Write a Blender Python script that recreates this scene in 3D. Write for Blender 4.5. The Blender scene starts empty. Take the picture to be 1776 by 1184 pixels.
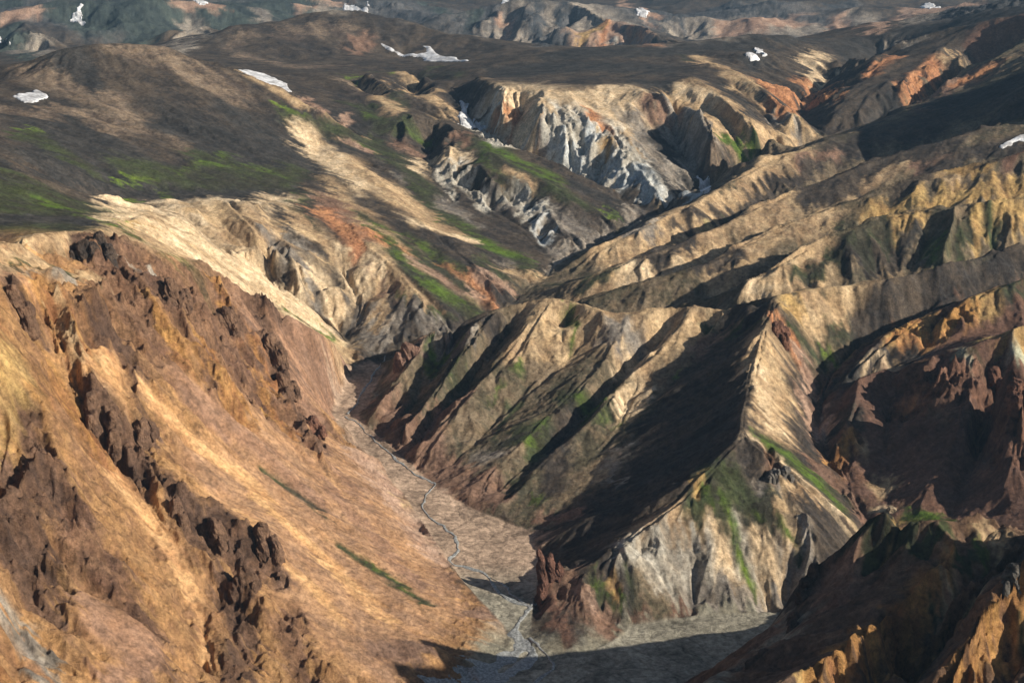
import bpy, bmesh, math, random, time
import numpy as np
scene = bpy.context.scene
# ---------------------------------------------------------------- camera
cam = bpy.data.cameras.new('camera'); camo = bpy.data.objects.new('camera', cam)
scene.collection.objects.link(camo); scene.camera = camo
camo.location = (0, 0, 520); camo.rotation_euler = (math.radians(90-16.0), 0, 0)
cam.sensor_width = 36; cam.lens = 18/math.tan(math.radians(20)); cam.clip_start = 1; cam.clip_end = 40000
# ---------------------------------------------------------------- sky and sun (from the right, a little behind the camera)
SUN_EL, SUN_AZ = math.radians(24.5), math.radians(110.0)     # azimuth clockwise from +Y
w = bpy.data.worlds.new('World'); scene.world = w; w.use_nodes = True
nt = w.node_tree; bg = nt.nodes['Background']
sky = nt.nodes.new('ShaderNodeTexSky'); sky.sky_type = 'NISHITA'; sky.sun_disc = False
sky.sun_elevation = SUN_EL; sky.sun_rotation = SUN_AZ
nt.links.new(sky.outputs[0], bg.inputs[0]); bg.inputs[1].default_value = 0.05
sl = bpy.data.lights.new('sun', 'SUN'); so = bpy.data.objects.new('sun', sl); scene.collection.objects.link(so)
sl.energy = 5.0; sl.angle = math.radians(0.5); sl.color = (1.0, 0.90, 0.76)
so.location = (2000, 0, 2000)
so.rotation_euler = (math.radians(90)-SUN_EL, 0, math.pi-SUN_AZ)
scene.view_settings.view_transform = 'Standard'; scene.view_settings.look = 'None'
scene.view_settings.exposure = 0.42; scene.view_settings.gamma = 1.0
scene.render.engine = 'CYCLES'
T0 = time.time()
LINES = [
 [(-7.9,967.5,1),(-3.7,1020.9,3),(-12.5,1075.8,7),(-49.8,1144.8,13),(-80,1228.4,17),(-113.2,1308.6,21),(-178.5,1431.5,27)],
 [(-178.5,1431.5,27),(-169.2,1493,33),(-159.3,1560.9,39),(-150.1,1595.6,44),(-88.4,1619,50),(-27.4,1694.8,58),(1.5,1763.6,64),(28.9,1855.1,71),(62.3,1926.5,77),(101.5,1986.4,82),(148.8,2071.4,88),(194.5,2152.5,93),(237.4,2178.7,97),(295.2,2281.6,102),(341.6,2345.2,109),(395.8,2384.5,120),(456.5,2452.7,134),(522.8,2537.2,150),(571,2572.9,168)],
 [(567.8,2558.3,170),(562.4,2758.1,182),(612.6,2943.4,195),(707.4,3165.1,215),(810.3,3333.7,232),(906.6,3505.2,245)],
 [(567.8,2558.3,170),(686.8,2661.7,183),(872,2852.9,205),(1104.3,3073.2,230)],
 [(-48.4,894,4),(-18.3,928.7,2),(-0.9,965.6,2),(-9,995.4,5),(-27.8,1030.1,7.5),(-45.4,1066.4,11.5),(-74.1,1144.3,16.5),(-106.1,1231.4,21),(-146.5,1316.4,26),(-196.4,1427.5,31),(-191.4,1480.7,37),(-190.8,1544.7,44),(-190.3,1589.8,50)],
 [(17,1018.9,4),(22.4,1064.9,7),(28.3,1111.4,9),(8.8,1172.2,11),(-33.4,1202.6,15),(-70,1243.1,18),(-105,1314,22),(-142.3,1376.5,27),(-165,1410.5,31),(-154.6,1442.8,33),(-150.2,1498.5,38),(-143.4,1547.9,43)],
 [(-193.5,1617.9,46),(-212.4,1662.9,52),(-245.7,1688.9,70),(-290,1709.8,98),(-317.4,1720.2,120),(-350.4,1714.2,142),(-392.4,1717.6,172),(-428.1,1722.2,190),(-467.1,1696.8,202)],
 [(-386.5,1273.4,262),(-386.6,1369.8,250),(-389.5,1468.4,238),(-366.1,1492.9,215),(-338.4,1529.9,182),(-301.4,1561.7,142),(-244.9,1568.3,98),(-202.1,1588.6,56)],
 [(-412.6,1289.6,262),(-380.9,1328.3,252),(-362.5,1362,240),(-337.8,1372.7,222),(-314.9,1419.2,190),(-280.7,1450.8,155),(-244.5,1484.2,118),(-214.2,1532.2,82)],
 [(-440.8,814.1,330),(-441.9,1017.4,300),(-410.7,1106.5,285),(-404.3,1169.9,278),(-389.8,1213.9,272),(-357.3,1249.2,260),(-339,1270.5,248),(-325.4,1292.5,235),(-302.7,1359,204),(-271,1389.7,174),(-242.9,1426.6,148),(-219.8,1445.3,126),(-200.7,1504.2,90),(-188,1549.2,62)],
 [(-588.2,988.2,215.5),(-372.8,809.4,310),(-387.8,970.9,285),(-389.9,1043.3,272),(-379.6,1050.6,268),(-364.3,1077.5,262),(-345.2,1095.1,254),(-332,1108.2,246)],
 [(-438.5,1057.6,280),(-420.5,1129.7,268),(-392.5,1165.5,258),(-368.5,1189.8,250),(-347,1199.7,240)],
 [(-382.1,1044.9,268),(-371.6,1038.9,255),(-361.9,1018,238),(-343.4,967,222),(-327.9,933.2,205),(-310.4,897.8,186),(-309.3,859.8,172),(-301.4,817.6,150),(-293.2,766.2,132),(-281,706.5,118)],
 [(-398.9,771.8,240),(-388.6,862.7,215),(-360,870.9,196),(-325.7,832.4,176),(-307,755,160),(-284,667.9,140)],
 [(-308.8,892.9,187),(-317.8,865.1,180),(-325.7,832.4,176)],
 [(-348.3,905.9,208),(-338.6,881.4,188),(-335.6,849.9,176)],
 [(-310.4,897.8,186),(-287.2,884,158),(-263.9,861.8,130),(-236.2,821.6,108),(-208.4,773.3,80)],
 [(-368.3,1068.9,238),(-342.6,1029.4,212),(-320.4,1005.2,183),(-295,982.3,150),(-260.5,945.2,115),(-234.5,906.9,92),(-214.9,876,72),(-197.1,822.5,52)],
 [(-367.5,1086.4,258),(-344.7,1056.5,232),(-319.2,1007.5,205),(-304.6,1005.6,192),(-295.3,1028.1,180),(-283.2,1025.2,166),(-268.6,987.6,148),(-255.5,963.5,130),(-238.4,959.5,118),(-221.8,958.3,108),(-205.8,971.8,98),(-191.7,988.7,94),(-177.4,977.5,80),(-163.9,941.1,62),(-141.5,895.7,44),(-121.6,861.2,30)],
 [(-205.8,971.8,98),(-201.7,922.7,80),(-192.5,870.8,66),(-180.2,822.5,52)],
 [(-342.8,1129.1,232),(-314,1085.1,205),(-289.4,1073,170),(-266.5,1042,142),(-243.2,1019.9,112),(-219.5,1019.2,93)],
 [(-280.5,1109.9,168),(-233.4,1096.7,112),(-181.5,1059.7,76),(-134.5,1010.5,48),(-95.6,971.5,28),(-54.4,934.4,14),(-24.5,925.1,5)],
 [(-245.4,1215.5,118),(-187.7,1168.1,80),(-131.4,1109.2,50),(-88.5,1053.4,28),(-53.8,1013.1,17),(-16.9,983.9,8)],
 [(-351.4,1224.5,250),(-325.8,1194.7,236),(-307.2,1217.7,220),(-285,1181.2,198),(-267,1162.3,180),(-250.8,1185.6,152),(-229.7,1187.1,122),(-203.6,1208.4,90),(-190.6,1292.5,66)],
 [(-316.5,1278.9,216),(-295.8,1250.9,190),(-276.7,1279.2,160),(-243,1263.4,125),(-219.4,1276.6,92)],
 [(-302.6,1358.2,203),(-278.3,1333.6,174),(-266.2,1310,160),(-253.5,1328.9,146),(-242,1343.5,130),(-230.5,1324,112),(-217.9,1300.5,84),(-196.2,1298.3,58)],
 [(-255.3,1438,128),(-222,1410.4,98),(-199.3,1410.2,60)],
 [(-1341.4,2109.6,400.2),(-1059.1,2209.2,333.5),(-929.4,2320.8,287.1),(-862.9,2399.6,286.9),(-817.5,2447.1,315.4),(-775.8,2481.5,336.1),(-745.3,2511.8,340.8),(-707.4,2543.5,341.6),(-629.3,2574.2,335.3),(-570.4,2587.9,314.9),(-488.2,2553.8,290.2),(-427.5,2524.1,270.7),(-372.6,2492.3,249.8),(-325.9,2438.3,230.1),(-295.4,2510.4,195),(-245.3,2413,180),(-197.3,2305.1,162),(-151.4,2174.5,128),(-97.6,2077,115),(-48.8,2013.9,100),(1.6,1940.3,88),(34.8,1882.6,79)],
 [(-660.2,1813.6,264.5),(-606.5,1800.6,236.6),(-568.7,1791.9,214.2),(-532.1,1812.2,188),(-497.5,1852.7,186),(-480.1,1931,184),(-412.2,1926.3,180),(-362.4,1953.1,172),(-320.6,2034.5,166),(-313.2,2185.8,176),(-317.8,2363.3,187)],
 [(-752.1,1690.2,295.7),(-617,1690.9,266.5),(-568.8,1665.5,247.5),(-533.3,1656.2,228.4),(-485.1,1650.2,210.7)],
 [(-657.3,1348.3,324.5),(-564.2,1443.7,286.8),(-536.7,1464.8,278.5),(-499,1456.9,266.5),(-469.8,1456.1,253.2),(-440.2,1454.9,241.2)],
 [(-595.4,1211.6,309.2),(-477.7,1294.7,273),(-431.9,1300.1,263.7)],
 [(-466.8,1918.4,183),(-419.8,1844.5,172),(-387.9,1816.3,162),(-356.3,1783.3,142),(-333.3,1775.4,127),(-316.1,1765.3,108),(-298.8,1729.1,100)],
 [(-390.3,1891.6,179),(-352.5,1810.3,167),(-318.1,1758.5,151),(-296.9,1743.8,128),(-288.5,1730.1,105)],
 [(-359.7,1938.4,173),(-323.1,1856.9,154),(-290.6,1791.4,138),(-257.5,1792.7,127),(-241.5,1799.2,114),(-214.4,1767.6,96),(-191.2,1718.1,78),(-186.3,1666.6,62),(-190.7,1619,50)],
 [(-290.6,1791.4,138),(-275.3,1745,124),(-262.1,1688.5,104)],
 [(-306.2,2010.4,166),(-267.5,1902.6,149),(-236.2,1835.2,131),(-200.9,1785.3,111),(-162.3,1723,88),(-132.4,1658.1,68),(-125.4,1605.3,54)],
 [(-307.3,2142.2,174),(-270.3,2020.4,160),(-233.8,1918,146),(-189.9,1831,128),(-146.4,1757.6,106),(-110.4,1708.2,88),(-76.6,1671.6,68),(-68,1628.8,58)],
 [(-266.2,2166.9,170),(-209.7,2039.8,148),(-159.8,1937,130),(-115,1854.8,111),(-65.9,1776.6,90),(-27.9,1734.5,70)],
 [(-271.8,2298.3,182),(-212.3,2160.9,162),(-158.9,2036.8,140),(-112,1946.3,124),(-68.9,1868.4,108),(-28.8,1800.5,92),(-6,1767.5,73)],
 [(-236,2315.1,170),(-189.3,2202.2,146),(-137,2088.3,126),(-80.8,1974,110),(-30.1,1890.6,95),(13.2,1844.3,80)],
 [(-307.8,2833.3,235.6),(-260,2687.5,223.3),(-210.5,2611.5,215.8),(-161.9,2544.9,208.1),(-142,2549.4,166),(-132.9,2303.1,148),(-90.2,2225,131),(-37,2176.2,114),(1.8,2110.5,104),(28.5,2070.4,97),(55.5,1977.3,84)],
 [(-220.4,2741.2,228.4),(-165.1,2649.3,205),(-110.4,2503.3,200),(-62.5,2463.6,190),(-10.8,2385.5,178),(55.3,2361.4,163),(108.8,2315.5,146),(162.4,2285.2,130),(194.8,2250.5,119),(187.7,2183.7,108)],
 [(-142.5,2627.5,198),(-115,2419.8,184),(-98.2,2320.8,172),(-49,2241.2,158),(-7.3,2219,145),(33.9,2217.5,136),(59.3,2130.7,118),(74.2,2044.6,104),(101,1979.4,92)],
 [(-114.3,2400.1,170),(-82.9,2281.7,142),(-34.8,2207.8,122)],
 [(-46.2,2345.2,178),(11.2,2270.4,158),(83.5,2192.1,134),(134.8,2133.4,113),(162.2,2081.1,101)],
 [(-247.2,3090.1,246.9),(-176.5,2944.7,236.2),(-119,2847.5,222.8),(-89.5,2748.5,199.9),(-80.8,2709.9,178),(-40.4,2594.9,165),(12.3,2495,150),(71.6,2414.6,133),(127.9,2343.8,120),(179.7,2258.3,111),(217.3,2160.5,106)],
 [(-70.3,2999.2,249),(-109.2,2897.9,231.5),(-119,2847.5,222.8)],
 [(-86.8,2818.7,237.1),(-66.8,2849.2,254.6),(-23.1,2710.1,248),(34.5,2657.6,249),(97,2658.3,250),(181.4,2713.6,252),(231.2,2690.1,250),(275.9,2625,246),(307.2,2544.2,236)],
 [(-46.8,3049.6,256.5),(15.5,3200,265.1),(148.6,3296.7,271.8),(284.6,3337.9,277.9),(423,3373.6,286),(584.6,3450.8,292.8),(686.6,3483,289.4)],
 [(235.5,2163.9,109),(275.8,2241.1,116),(299.9,2287.4,122)],
 [(180.7,2702.6,252),(177.4,2530.7,215),(175.9,2426.7,188),(195.2,2349.2,160),(226.7,2267,135),(253.9,2210.6,115)],
 [(-23,2698.5,247),(-18.8,2558.6,222),(-40.4,2599.4,175)],
 [(50.5,2646.6,248),(47.4,2472.6,222),(32.4,2470.6,182),(17.5,2502.9,155)],
 [(109.5,2646.6,248),(97.9,2472.3,212),(86.2,2413.7,170),(77,2427.3,138)],
 [(15.3,2700.1,236),(10.7,2613.6,205),(-8.5,2582.3,172)],
 [(79.1,2633.5,243),(67.6,2472.3,212),(57.5,2463,178)],
 [(147.5,2653.8,243),(138.7,2480,206),(140.8,2414.1,160),(142.9,2354.7,125)],
 [(331.2,2287.4,122),(317.2,2352.7,140),(306,2468.6,160),(294.8,2606.4,190),(282.4,2650.5,222)],
 [(307.2,2544.2,236),(329.6,2472.6,222),(339.2,2353.6,198),(356.4,2316.6,165),(381.9,2330.3,132)],
 [(362.3,2644.6,228),(385.9,2527.4,200),(401.4,2434.3,172),(417.1,2370.7,142)],
 [(352.5,2793.2,262),(376.3,2634.6,245),(405.2,2472.6,222),(439.8,2404.2,196),(477.6,2413.8,168)],
 [(432,2789.8,240),(463,2664.9,215),(487.1,2580.7,188),(510.5,2504.3,162)],
 [(410,2972.6,275),(461.2,2836.5,258),(491.6,2678.8,235),(526.3,2570.4,205),(565.7,2559.7,174)],
 [(519.9,3125.3,250),(561.3,2999.1,225),(575.3,2846.2,200)],
 [(573.2,3295.2,268),(590.4,3203.2,256),(636.1,3168.1,240),(632.4,2989.1,220)],
 [(696.5,3485,270),(741.5,3464.6,266),(800.5,3543.5,270),(845.5,3490,260),(889.4,3494.4,250),(890.6,3360.9,243),(771.7,3118,232)],
 [(462.8,3267.4,276.6),(523.8,3156.8,276.1),(594.5,3195.2,273.1)],
 [(754.4,3826.3,263.6),(861.5,3803.7,289),(1009.9,3767,314.8),(1143.2,3728.7,347.4),(1267.4,3582.4,380.6),(1451,3294.6,460.3)],
 [(728.4,3269.9,244),(778.4,3155.4,266.2),(873.9,3234,288),(981.5,3255.3,319.8),(1103.4,3110.1,367.6),(1295.7,2926,410.7)],
 [(925.9,3063.1,303.9),(824.2,2863.8,261.2),(760.6,2746.6,227.8),(708.5,2667.5,203.9)],
 [(941.8,2953.5,294.1),(873.2,2796.8,261.7),(801,2693.4,228)],
 [(1023.8,2873,334.3),(941.7,2774.6,296.8),(887,2697.9,260),(851.8,2667.3,241.6)],
 [(788.8,3049.7,280.7),(676.7,2819.9,237),(602.2,2652.5,200.3)],
 [(848.6,3043.9,281.2),(725.3,2787.2,240.3),(643.8,2622.1,198.7)],
 [(77.2,1896.1,84),(121.6,1912.9,108),(154.7,1930.6,119),(197.6,1960.9,131),(239.8,2004.3,141),(295,2084.2,153),(338.1,2144.1,163),(374.1,2182.6,172),(414.4,2240.8,184),(466.6,2255.5,192),(519.9,2330.7,204),(559.8,2351.4,206),(671.8,2439,230),(814.8,2549.3,258),(945.6,2635.2,285)],
 [(60.4,1863.6,77),(86.8,1837.9,78),(133.9,1845.1,82),(184.1,1881,88),(255.8,1943.2,95),(313.2,1995.6,103),(384.9,2064.4,116),(456,2111.3,130),(537.9,2153.9,147),(619.1,2183.9,164),(710,2208.7,184),(834.9,2228.8,208)],
 [(53.7,1769.7,84),(90.1,1752.9,98),(127.3,1761.1,112),(172.8,1777.7,128),(228.9,1814.7,140),(290.9,1879.1,152),(355.7,1941.1,166),(411.7,1983.6,179),(469,2024.5,193),(552.6,2063.4,214),(661.1,2092.5,238),(780.2,2154.2,256),(844.1,1977.4,250)],
 [(31.2,1756.3,72),(80.5,1703.1,77),(123.9,1707.5,84),(167.7,1713.8,92),(227.7,1730.1,102),(277.5,1768.4,112),(340,1823.6,127),(401.1,1857.2,141),(471.2,1887,155),(540,1904.9,171),(615.1,1913.6,186),(722.6,1929.1,202),(866.7,1934.7,225)],
 [(86.4,1676.6,96),(121.3,1672.3,108),(163.7,1676.6,120),(212.9,1677.9,132),(259,1707.6,142),(301,1749,153),(351.9,1790.9,167),(398.2,1802.1,180),(446.6,1821.1,194),(509.5,1836.1,212),(579.3,1845.7,228),(674.9,1851.5,250),(830.5,1913,270)],
 [(8.7,1713.3,68),(42.9,1639.4,72),(75.7,1603.2,76),(115.4,1590.8,80),(155.8,1592.4,85),(213.3,1621,92),(255,1625.1,100),(307,1646.6,117),(363.5,1683.2,133),(425.2,1702.7,146),(486.8,1717.3,158),(552.4,1718.4,168),(643.7,1718.4,182),(776.8,1734,200)],
 [(196.3,1588,108),(228.6,1581.7,120),(251,1569.1,130),(272,1567.4,142),(306,1594.9,156),(346,1628.7,172),(393.2,1640.1,187),(431.8,1659,200),(478.3,1664.3,206),(512,1658.4,212),(557.5,1656,218),(609.5,1657.8,226),(752.8,1711.8,215)],
 [(137.6,1538.9,90),(169.7,1535.6,94),(201.6,1531.8,98),(238.4,1519.4,104),(281.9,1511.9,116),(331.4,1534.6,122),(385.2,1542.6,128),(439.6,1550.9,136),(503.4,1566.1,146),(596.3,1592,158),(719.6,1606.2,160)],
 [(528.8,1645.1,206),(511,1610.9,188),(491.7,1575,166)],
 [(498.5,1648.3,194),(477,1610.9,164),(459.3,1584.8,148)],
 [(591.6,1636.4,210),(579.7,1603.4,190),(571.6,1590.4,170)],
 [(570.6,1641.7,198),(552.3,1602.5,170)],
 [(346,1628.7,172),(350.5,1591.9,160),(349.3,1556.3,142)],
 [(-131,1549.7,66),(-113.6,1538.9,76),(-96.2,1525.2,84),(-63.6,1525.9,100),(-18.3,1544.2,116),(11.2,1552.5,124),(47,1544.8,130),(72.4,1529,130),(97.1,1508.5,126),(119.4,1506.1,122),(167,1505.8,130),(195.3,1503.1,132),(222.2,1490.7,130),(251.2,1477.1,140),(282.7,1464.1,151),(320.8,1485.6,154),(372.7,1494.2,159),(427,1498.9,165),(486.9,1524.6,174),(581.5,1566.3,186),(696.1,1564.6,175)],
 [(-127.7,1589.8,50),(-87.3,1596.5,48)],
 [(-96.2,1525.2,84),(-110.3,1488.4,68),(-123.4,1448.7,54),(-142.6,1414.8,36)],
 [(-64.2,1537.1,84),(-76.1,1506.1,66),(-96.6,1467.4,48),(-120,1398.4,32)],
 [(-18.2,1535.1,115),(-36.9,1492.4,100),(-54.9,1457.2,84),(-80.8,1410.2,60),(-105,1360.8,42),(-127.9,1347.7,28)],
 [(11.1,1536.1,108),(-11.6,1511.2,88),(-36.6,1473.3,66),(-66.1,1416.8,45),(-98.2,1341.9,27)],
 [(46.8,1539.5,130),(23.5,1496.7,112),(-5,1452.1,92),(-35,1402.6,72),(-66.4,1355.7,50),(-95.4,1300.9,30)],
 [(72.5,1526.2,114),(56,1511.4,98)],
 [(97,1505.9,126),(89.4,1483.9,122)],
 [(93,1489.3,114),(60.6,1461.2,88),(19.5,1413.7,64),(-22.3,1355.5,42),(-58,1287.6,26)],
 [(154.1,1503.3,128),(125.3,1455.3,104),(92,1411.1,82),(54,1360.1,64),(18.2,1309.4,48),(-15.4,1256.7,32),(-36.6,1220.7,19)],
 [(179.3,1496.7,112),(144.6,1457.2,84),(103.8,1400.5,60),(55.9,1326.1,42),(20.6,1269.5,30),(-9.7,1230.6,19)],
 [(195,1500.6,132),(175.8,1465.6,114),(151.1,1431.7,98),(121.2,1398.2,86),(100.1,1348.6,74),(69.2,1306.7,58),(34.3,1269,42),(6.5,1229.8,28),(-9.5,1196.2,16)],
 [(121.2,1398.2,86),(125,1366.7,68),(115.7,1321,56)],
 [(116.2,1366.1,62),(97.3,1301.1,48),(61.5,1253.9,36),(27.7,1211.3,24),(6.3,1180.9,14)],
 [(110.1,1284.6,54),(100,1258.4,46),(82.6,1241.2,38),(68.4,1227,32)],
 [(241.8,1493.4,126),(220.5,1472.9,112),(182.3,1409.4,92),(154,1364.2,75),(128.2,1321.1,62),(119.7,1265.9,52),(97.4,1221.3,40),(64.2,1194.6,28),(37.4,1173.9,17),(24,1149.3,11)],
 [(282.7,1464.1,151),(267.9,1413.5,144),(250,1357.3,132),(233.3,1307.8,117),(221.5,1260,109),(211.2,1213.7,102),(205.3,1174.5,95),(184.6,1152.2,86),(166.7,1128.7,78),(144.4,1103.6,66),(125.8,1086.7,58),(108.5,1078.8,50),(88,1057.5,43),(70.9,1044.9,36),(56.8,1041.5,31),(45.2,1042.5,28),(35.9,1043.6,30),(28.9,1044.8,32)],
 [(257.8,1438,128),(206.7,1369.4,98),(169.8,1300.7,78),(142.9,1252.1,60),(106,1194.8,42),(62.6,1161.1,28),(36.5,1140.3,15)],
 [(252.3,1371.6,134),(217.2,1324.2,106),(186.1,1277.1,86),(156.5,1230.3,68),(119.7,1174.8,50),(81.3,1134.2,34),(45.2,1103.4,18)],
 [(27.4,1073.7,8),(17,1018.9,4),(13.3,977.5,3),(20.5,956.6,2),(50.6,949.6,1),(76,972,1),(89,998.3,2),(110.4,1009,2),(152.1,1014.9,3),(193.7,1016.9,4),(234.9,1017,6),(281.8,1023.1,12)],
 [(205.3,1174.5,95),(228.4,1157.5,84),(255.2,1134.8,66),(276.8,1115.5,50),(296.8,1111.8,34)],
 [(166.7,1128.7,78),(190.6,1139.9,80),(221.3,1143.4,76)],
 [(143.8,1098.3,64),(166.3,1103.4,64),(195.5,1103.2,62),(220,1102.7,58),(248.5,1096.9,50),(265.7,1083.8,40)],
 [(293,1050.4,14),(304.7,1100.5,22),(309.6,1143.5,30),(302.1,1190.8,38),(296.3,1247.8,50),(303.8,1312.4,62),(316.3,1367.3,74),(339.4,1408.4,86),(370,1443.9,97),(414.5,1462.4,112),(478,1487.1,131),(514.6,1502.3,139),(570,1521.7,149),(668.9,1489.8,140)],
 [(320.8,1485.6,154),(319,1454.1,130),(320.8,1426.1,106),(320,1400.9,82)],
 [(372.7,1494.2,159),(372.8,1487.8,134),(365.4,1449.7,112)],
 [(315.7,1324.3,76),(341.8,1356.2,96),(374.9,1388.4,112),(405.3,1417.8,126),(438.5,1432.3,139),(465.9,1445.6,150),(515.3,1446,165),(547.4,1465.1,173),(596.1,1450.5,150),(624.5,1377.9,120)],
 [(304.3,1281.4,64),(343.4,1352.1,87),(388.6,1371,99),(419.5,1377.5,107),(445.3,1385.2,115),(475.7,1388.8,125),(520.9,1390.6,137),(605.9,1330.5,110)],
 [(328.1,1318.3,84),(346.3,1339.5,100),(368.1,1337,108),(392.9,1323.8,118),(426.3,1326.6,129),(446.5,1315.9,138),(471.3,1314.1,149),(499.4,1323.7,158),(557.3,1343.5,130),(604.5,1324.3,100)],
 [(344.1,1330.6,101),(327.1,1288.9,82),(308.7,1251.5,66),(296.9,1219.4,55),(305.5,1173.5,45),(318.1,1148.7,36)],
 [(387.6,1343.4,100),(369.5,1289.2,76),(350.9,1222.1,54),(331.9,1163.6,38)],
 [(446.4,1315.3,137),(438.3,1273,122),(427.1,1240.8,104),(408.8,1201.9,84),(381.1,1172.4,62),(351.2,1133.7,45)],
 [(465.2,1302.1,142),(464.9,1293.7,98),(436.9,1229.4,74),(405.2,1164.8,54),(376.1,1115.5,42)],
 [(448.9,1232.4,154),(454,1207.2,148),(450.7,1175.2,126),(441.2,1148.6,98),(418.4,1116.7,68),(403.7,1096.9,50)],
 [(571.6,1377.9,120),(552,1288.5,88),(533.2,1220.4,66),(476.3,1121.8,50)],
 [(304.7,1100.5,22),(325.7,1090,32),(345.6,1060.7,40),(371.9,1027.6,50),(408.8,1005.8,60),(479.1,1016.1,70)],
 [(79.2,706.9,90),(111.3,754.9,92),(146.7,781.3,93),(164.8,793.4,94),(177.3,816.9,99),(185.3,840.9,112),(195.1,842.6,124),(205.2,840,135),(216.1,836.4,150),(228.4,834.5,164),(232.7,834,169),(239.4,831,173),(245.9,827.4,171),(262,822.8,169),(288.9,821.5,168),(311,814.3,166),(322.2,804,162)],
 [(42.1,806,0),(97.1,869.7,0),(150.9,909,0),(191.4,925.6,0),(222,951.4,0),(247.4,989.7,4),(271.3,1017,10),(300,1042.1,18)],
 [(93.8,648.7,122),(145,692.5,126),(188.8,721.7,131),(211.7,740.3,137),(234.8,759.5,144),(257.1,779.4,151),(285.6,800,158),(314.6,823.5,162)],
 [(178.5,767.8,112),(199.3,785.9,122),(221.9,809.5,134),(251.9,830.9,148)],
 [(220.8,722.6,88),(237.5,738.2,100),(260.6,755.5,128),(281.7,772.6,144),(311.8,787.3,158)],
 [(217.7,660.9,118),(233.8,678.4,134),(248.3,690.6,153),(274.8,718.7,172),(286.7,723.1,184)],
 [(256.9,669,120),(283.6,701.8,140)],
 [(160.1,676.5,112),(200.2,713.2,112),(230.5,753.5,112)],
 [(-110.7,826.3,0),(-59.9,877.4,0),(4.7,854.8,0),(42.1,806,0)],
 [(-357.7,562.4,200),(-297.5,588,150),(-244.6,667.4,100),(-200.5,733.9,62),(-141.5,785.2,30)],
 [(-784.9,3564.6,250.2),(-769,3772.4,276.1),(-734.9,3881,302.6),(-663.7,3995.3,297.7),(-564.6,4060.9,321),(-474.3,4122.8,321.2),(-319.9,4037.3,300.1),(-218.1,3944,283.6),(-120.5,3848.1,268.2),(-26.8,3699.9,254.6),(56.4,3499.5,249.6),(155.6,3446.5,242.8)],
 [(-742.6,3369.1,253),(-658.1,3488.5,239.4),(-528.7,3561,222.3),(-372.7,3731.4,231.7),(-279.6,3689.4,223.2),(-124.2,3497.8,224.8),(-52.1,3399.6,235.8)],
 [(-678.5,3127.2,262.3),(-523,2954.1,253),(-375.6,2825.1,236.5),(-313.9,2681.7,223.9)],
 [(-584.9,3095.2,252.6),(-441.4,2967.4,251.8),(-333.6,2860.6,244.3),(-266.2,2636.6,212.9),(-192.9,2512.6,201.9)],
 [(-668,2822,306.4),(-583.8,2738.5,283.4),(-495.9,2674.4,262.3),(-411.1,2607.8,235.2),(-339.4,2537.4,209),(-250.5,2467.3,182.4)],
 [(-1230.4,3062,175.7),(-1185.3,3293.2,189.5),(-1047.1,3339.7,238.1),(-935.3,3372.7,248.7),(-746.1,3317.1,253.2)],
 [(-2031.8,4238.2,162.3),(-1676.9,4390.7,175.5),(-1391.8,4384.4,176),(-1003.2,4386.7,184.5)],
 [(-1515.3,4237.2,192.6),(-1546.3,4438.3,229.6),(-1512.9,4502.6,243),(-1449.7,4470.8,231),(-1338.3,4244,192.1)],
 [(-1057.2,4322.6,203.1),(-1038.8,4481.2,239.1),(-998.6,4592.7,259.1),(-917.5,4456.5,231.9)],
 [(-2407.8,5056,213),(-2021.9,5329.4,227.7),(-1890.1,5324.5,248.7),(-1773.6,5364.4,267.6),(-1689.4,5443.9,285),(-1562.2,5533.7,287.6),(-1406.5,5523.8,270.8),(-1271.5,5607.7,262.7),(-1171.6,5782.5,272.6),(-1009.2,5914.5,276.1),(-837.9,6042.2,280.2)],
 [(-1787,5201.6,224.5),(-1671.2,5029.6,194.8),(-1565.7,4906.2,154.5)],
 [(-640.5,4858,177.3),(-411.7,5183.7,195.1),(-313.5,5290.7,219.4),(-189.8,5396.7,245),(-38.8,5399.9,274.3),(90.4,5399.2,301.6),(164.2,5347.5,291.2),(238.7,5344.7,295.5),(325.5,5189.8,265.7),(423,4982.1,233.1),(511,4672.1,184.8)],
 [(-628.6,4758.7,152.3),(-393.5,4934.3,138.7),(-277.4,4992.3,138.2),(-76.6,4999.4,123.8),(123.7,4948.5,118),(316,4839.7,130.7),(461,4727.6,147.2),(543.3,4618.2,157.7)],
 [(325.5,5189.8,265.7),(298.8,5071.2,216),(243.7,4974,188.7),(190.4,4876.3,147.1)],
 [(90.4,5399.2,297.4),(77,5199.4,224.6),(94.6,4999.1,137.7)],
 [(183.4,5276.8,261.4),(156.9,5077.6,191.7),(158.7,4927.4,143.2)],
 [(596.6,5266.3,158.8),(767.6,5446.2,210.6),(882.2,5631.3,239.7),(1047.4,5806.3,258.1),(1181.4,5780.5,254.7),(1334.2,5747.2,271.9),(1502.1,5602.1,271.6),(1611.4,5363.2,257.2),(1785.4,5518.4,303.2)],
 [(578.3,4916.1,134.3),(809.9,4883.3,150.4),(1057.1,4938.1,154.1),(1342.3,4972,179),(1743.8,4898.9,222.5)],
 [(767.6,5446.2,210.6),(779.2,5191.8,184.4),(798.4,4935.8,154.2)],
 [(1181.4,5780.5,254.7),(1125.3,5383.7,214.2),(1089.9,5002.6,167.1)],
 [(-731.2,6358.1,220.8),(-464.6,6182.6,205),(31.2,6499.9,201.5),(646.9,6166.2,169.7),(929.4,6433.2,229.8)],
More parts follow.
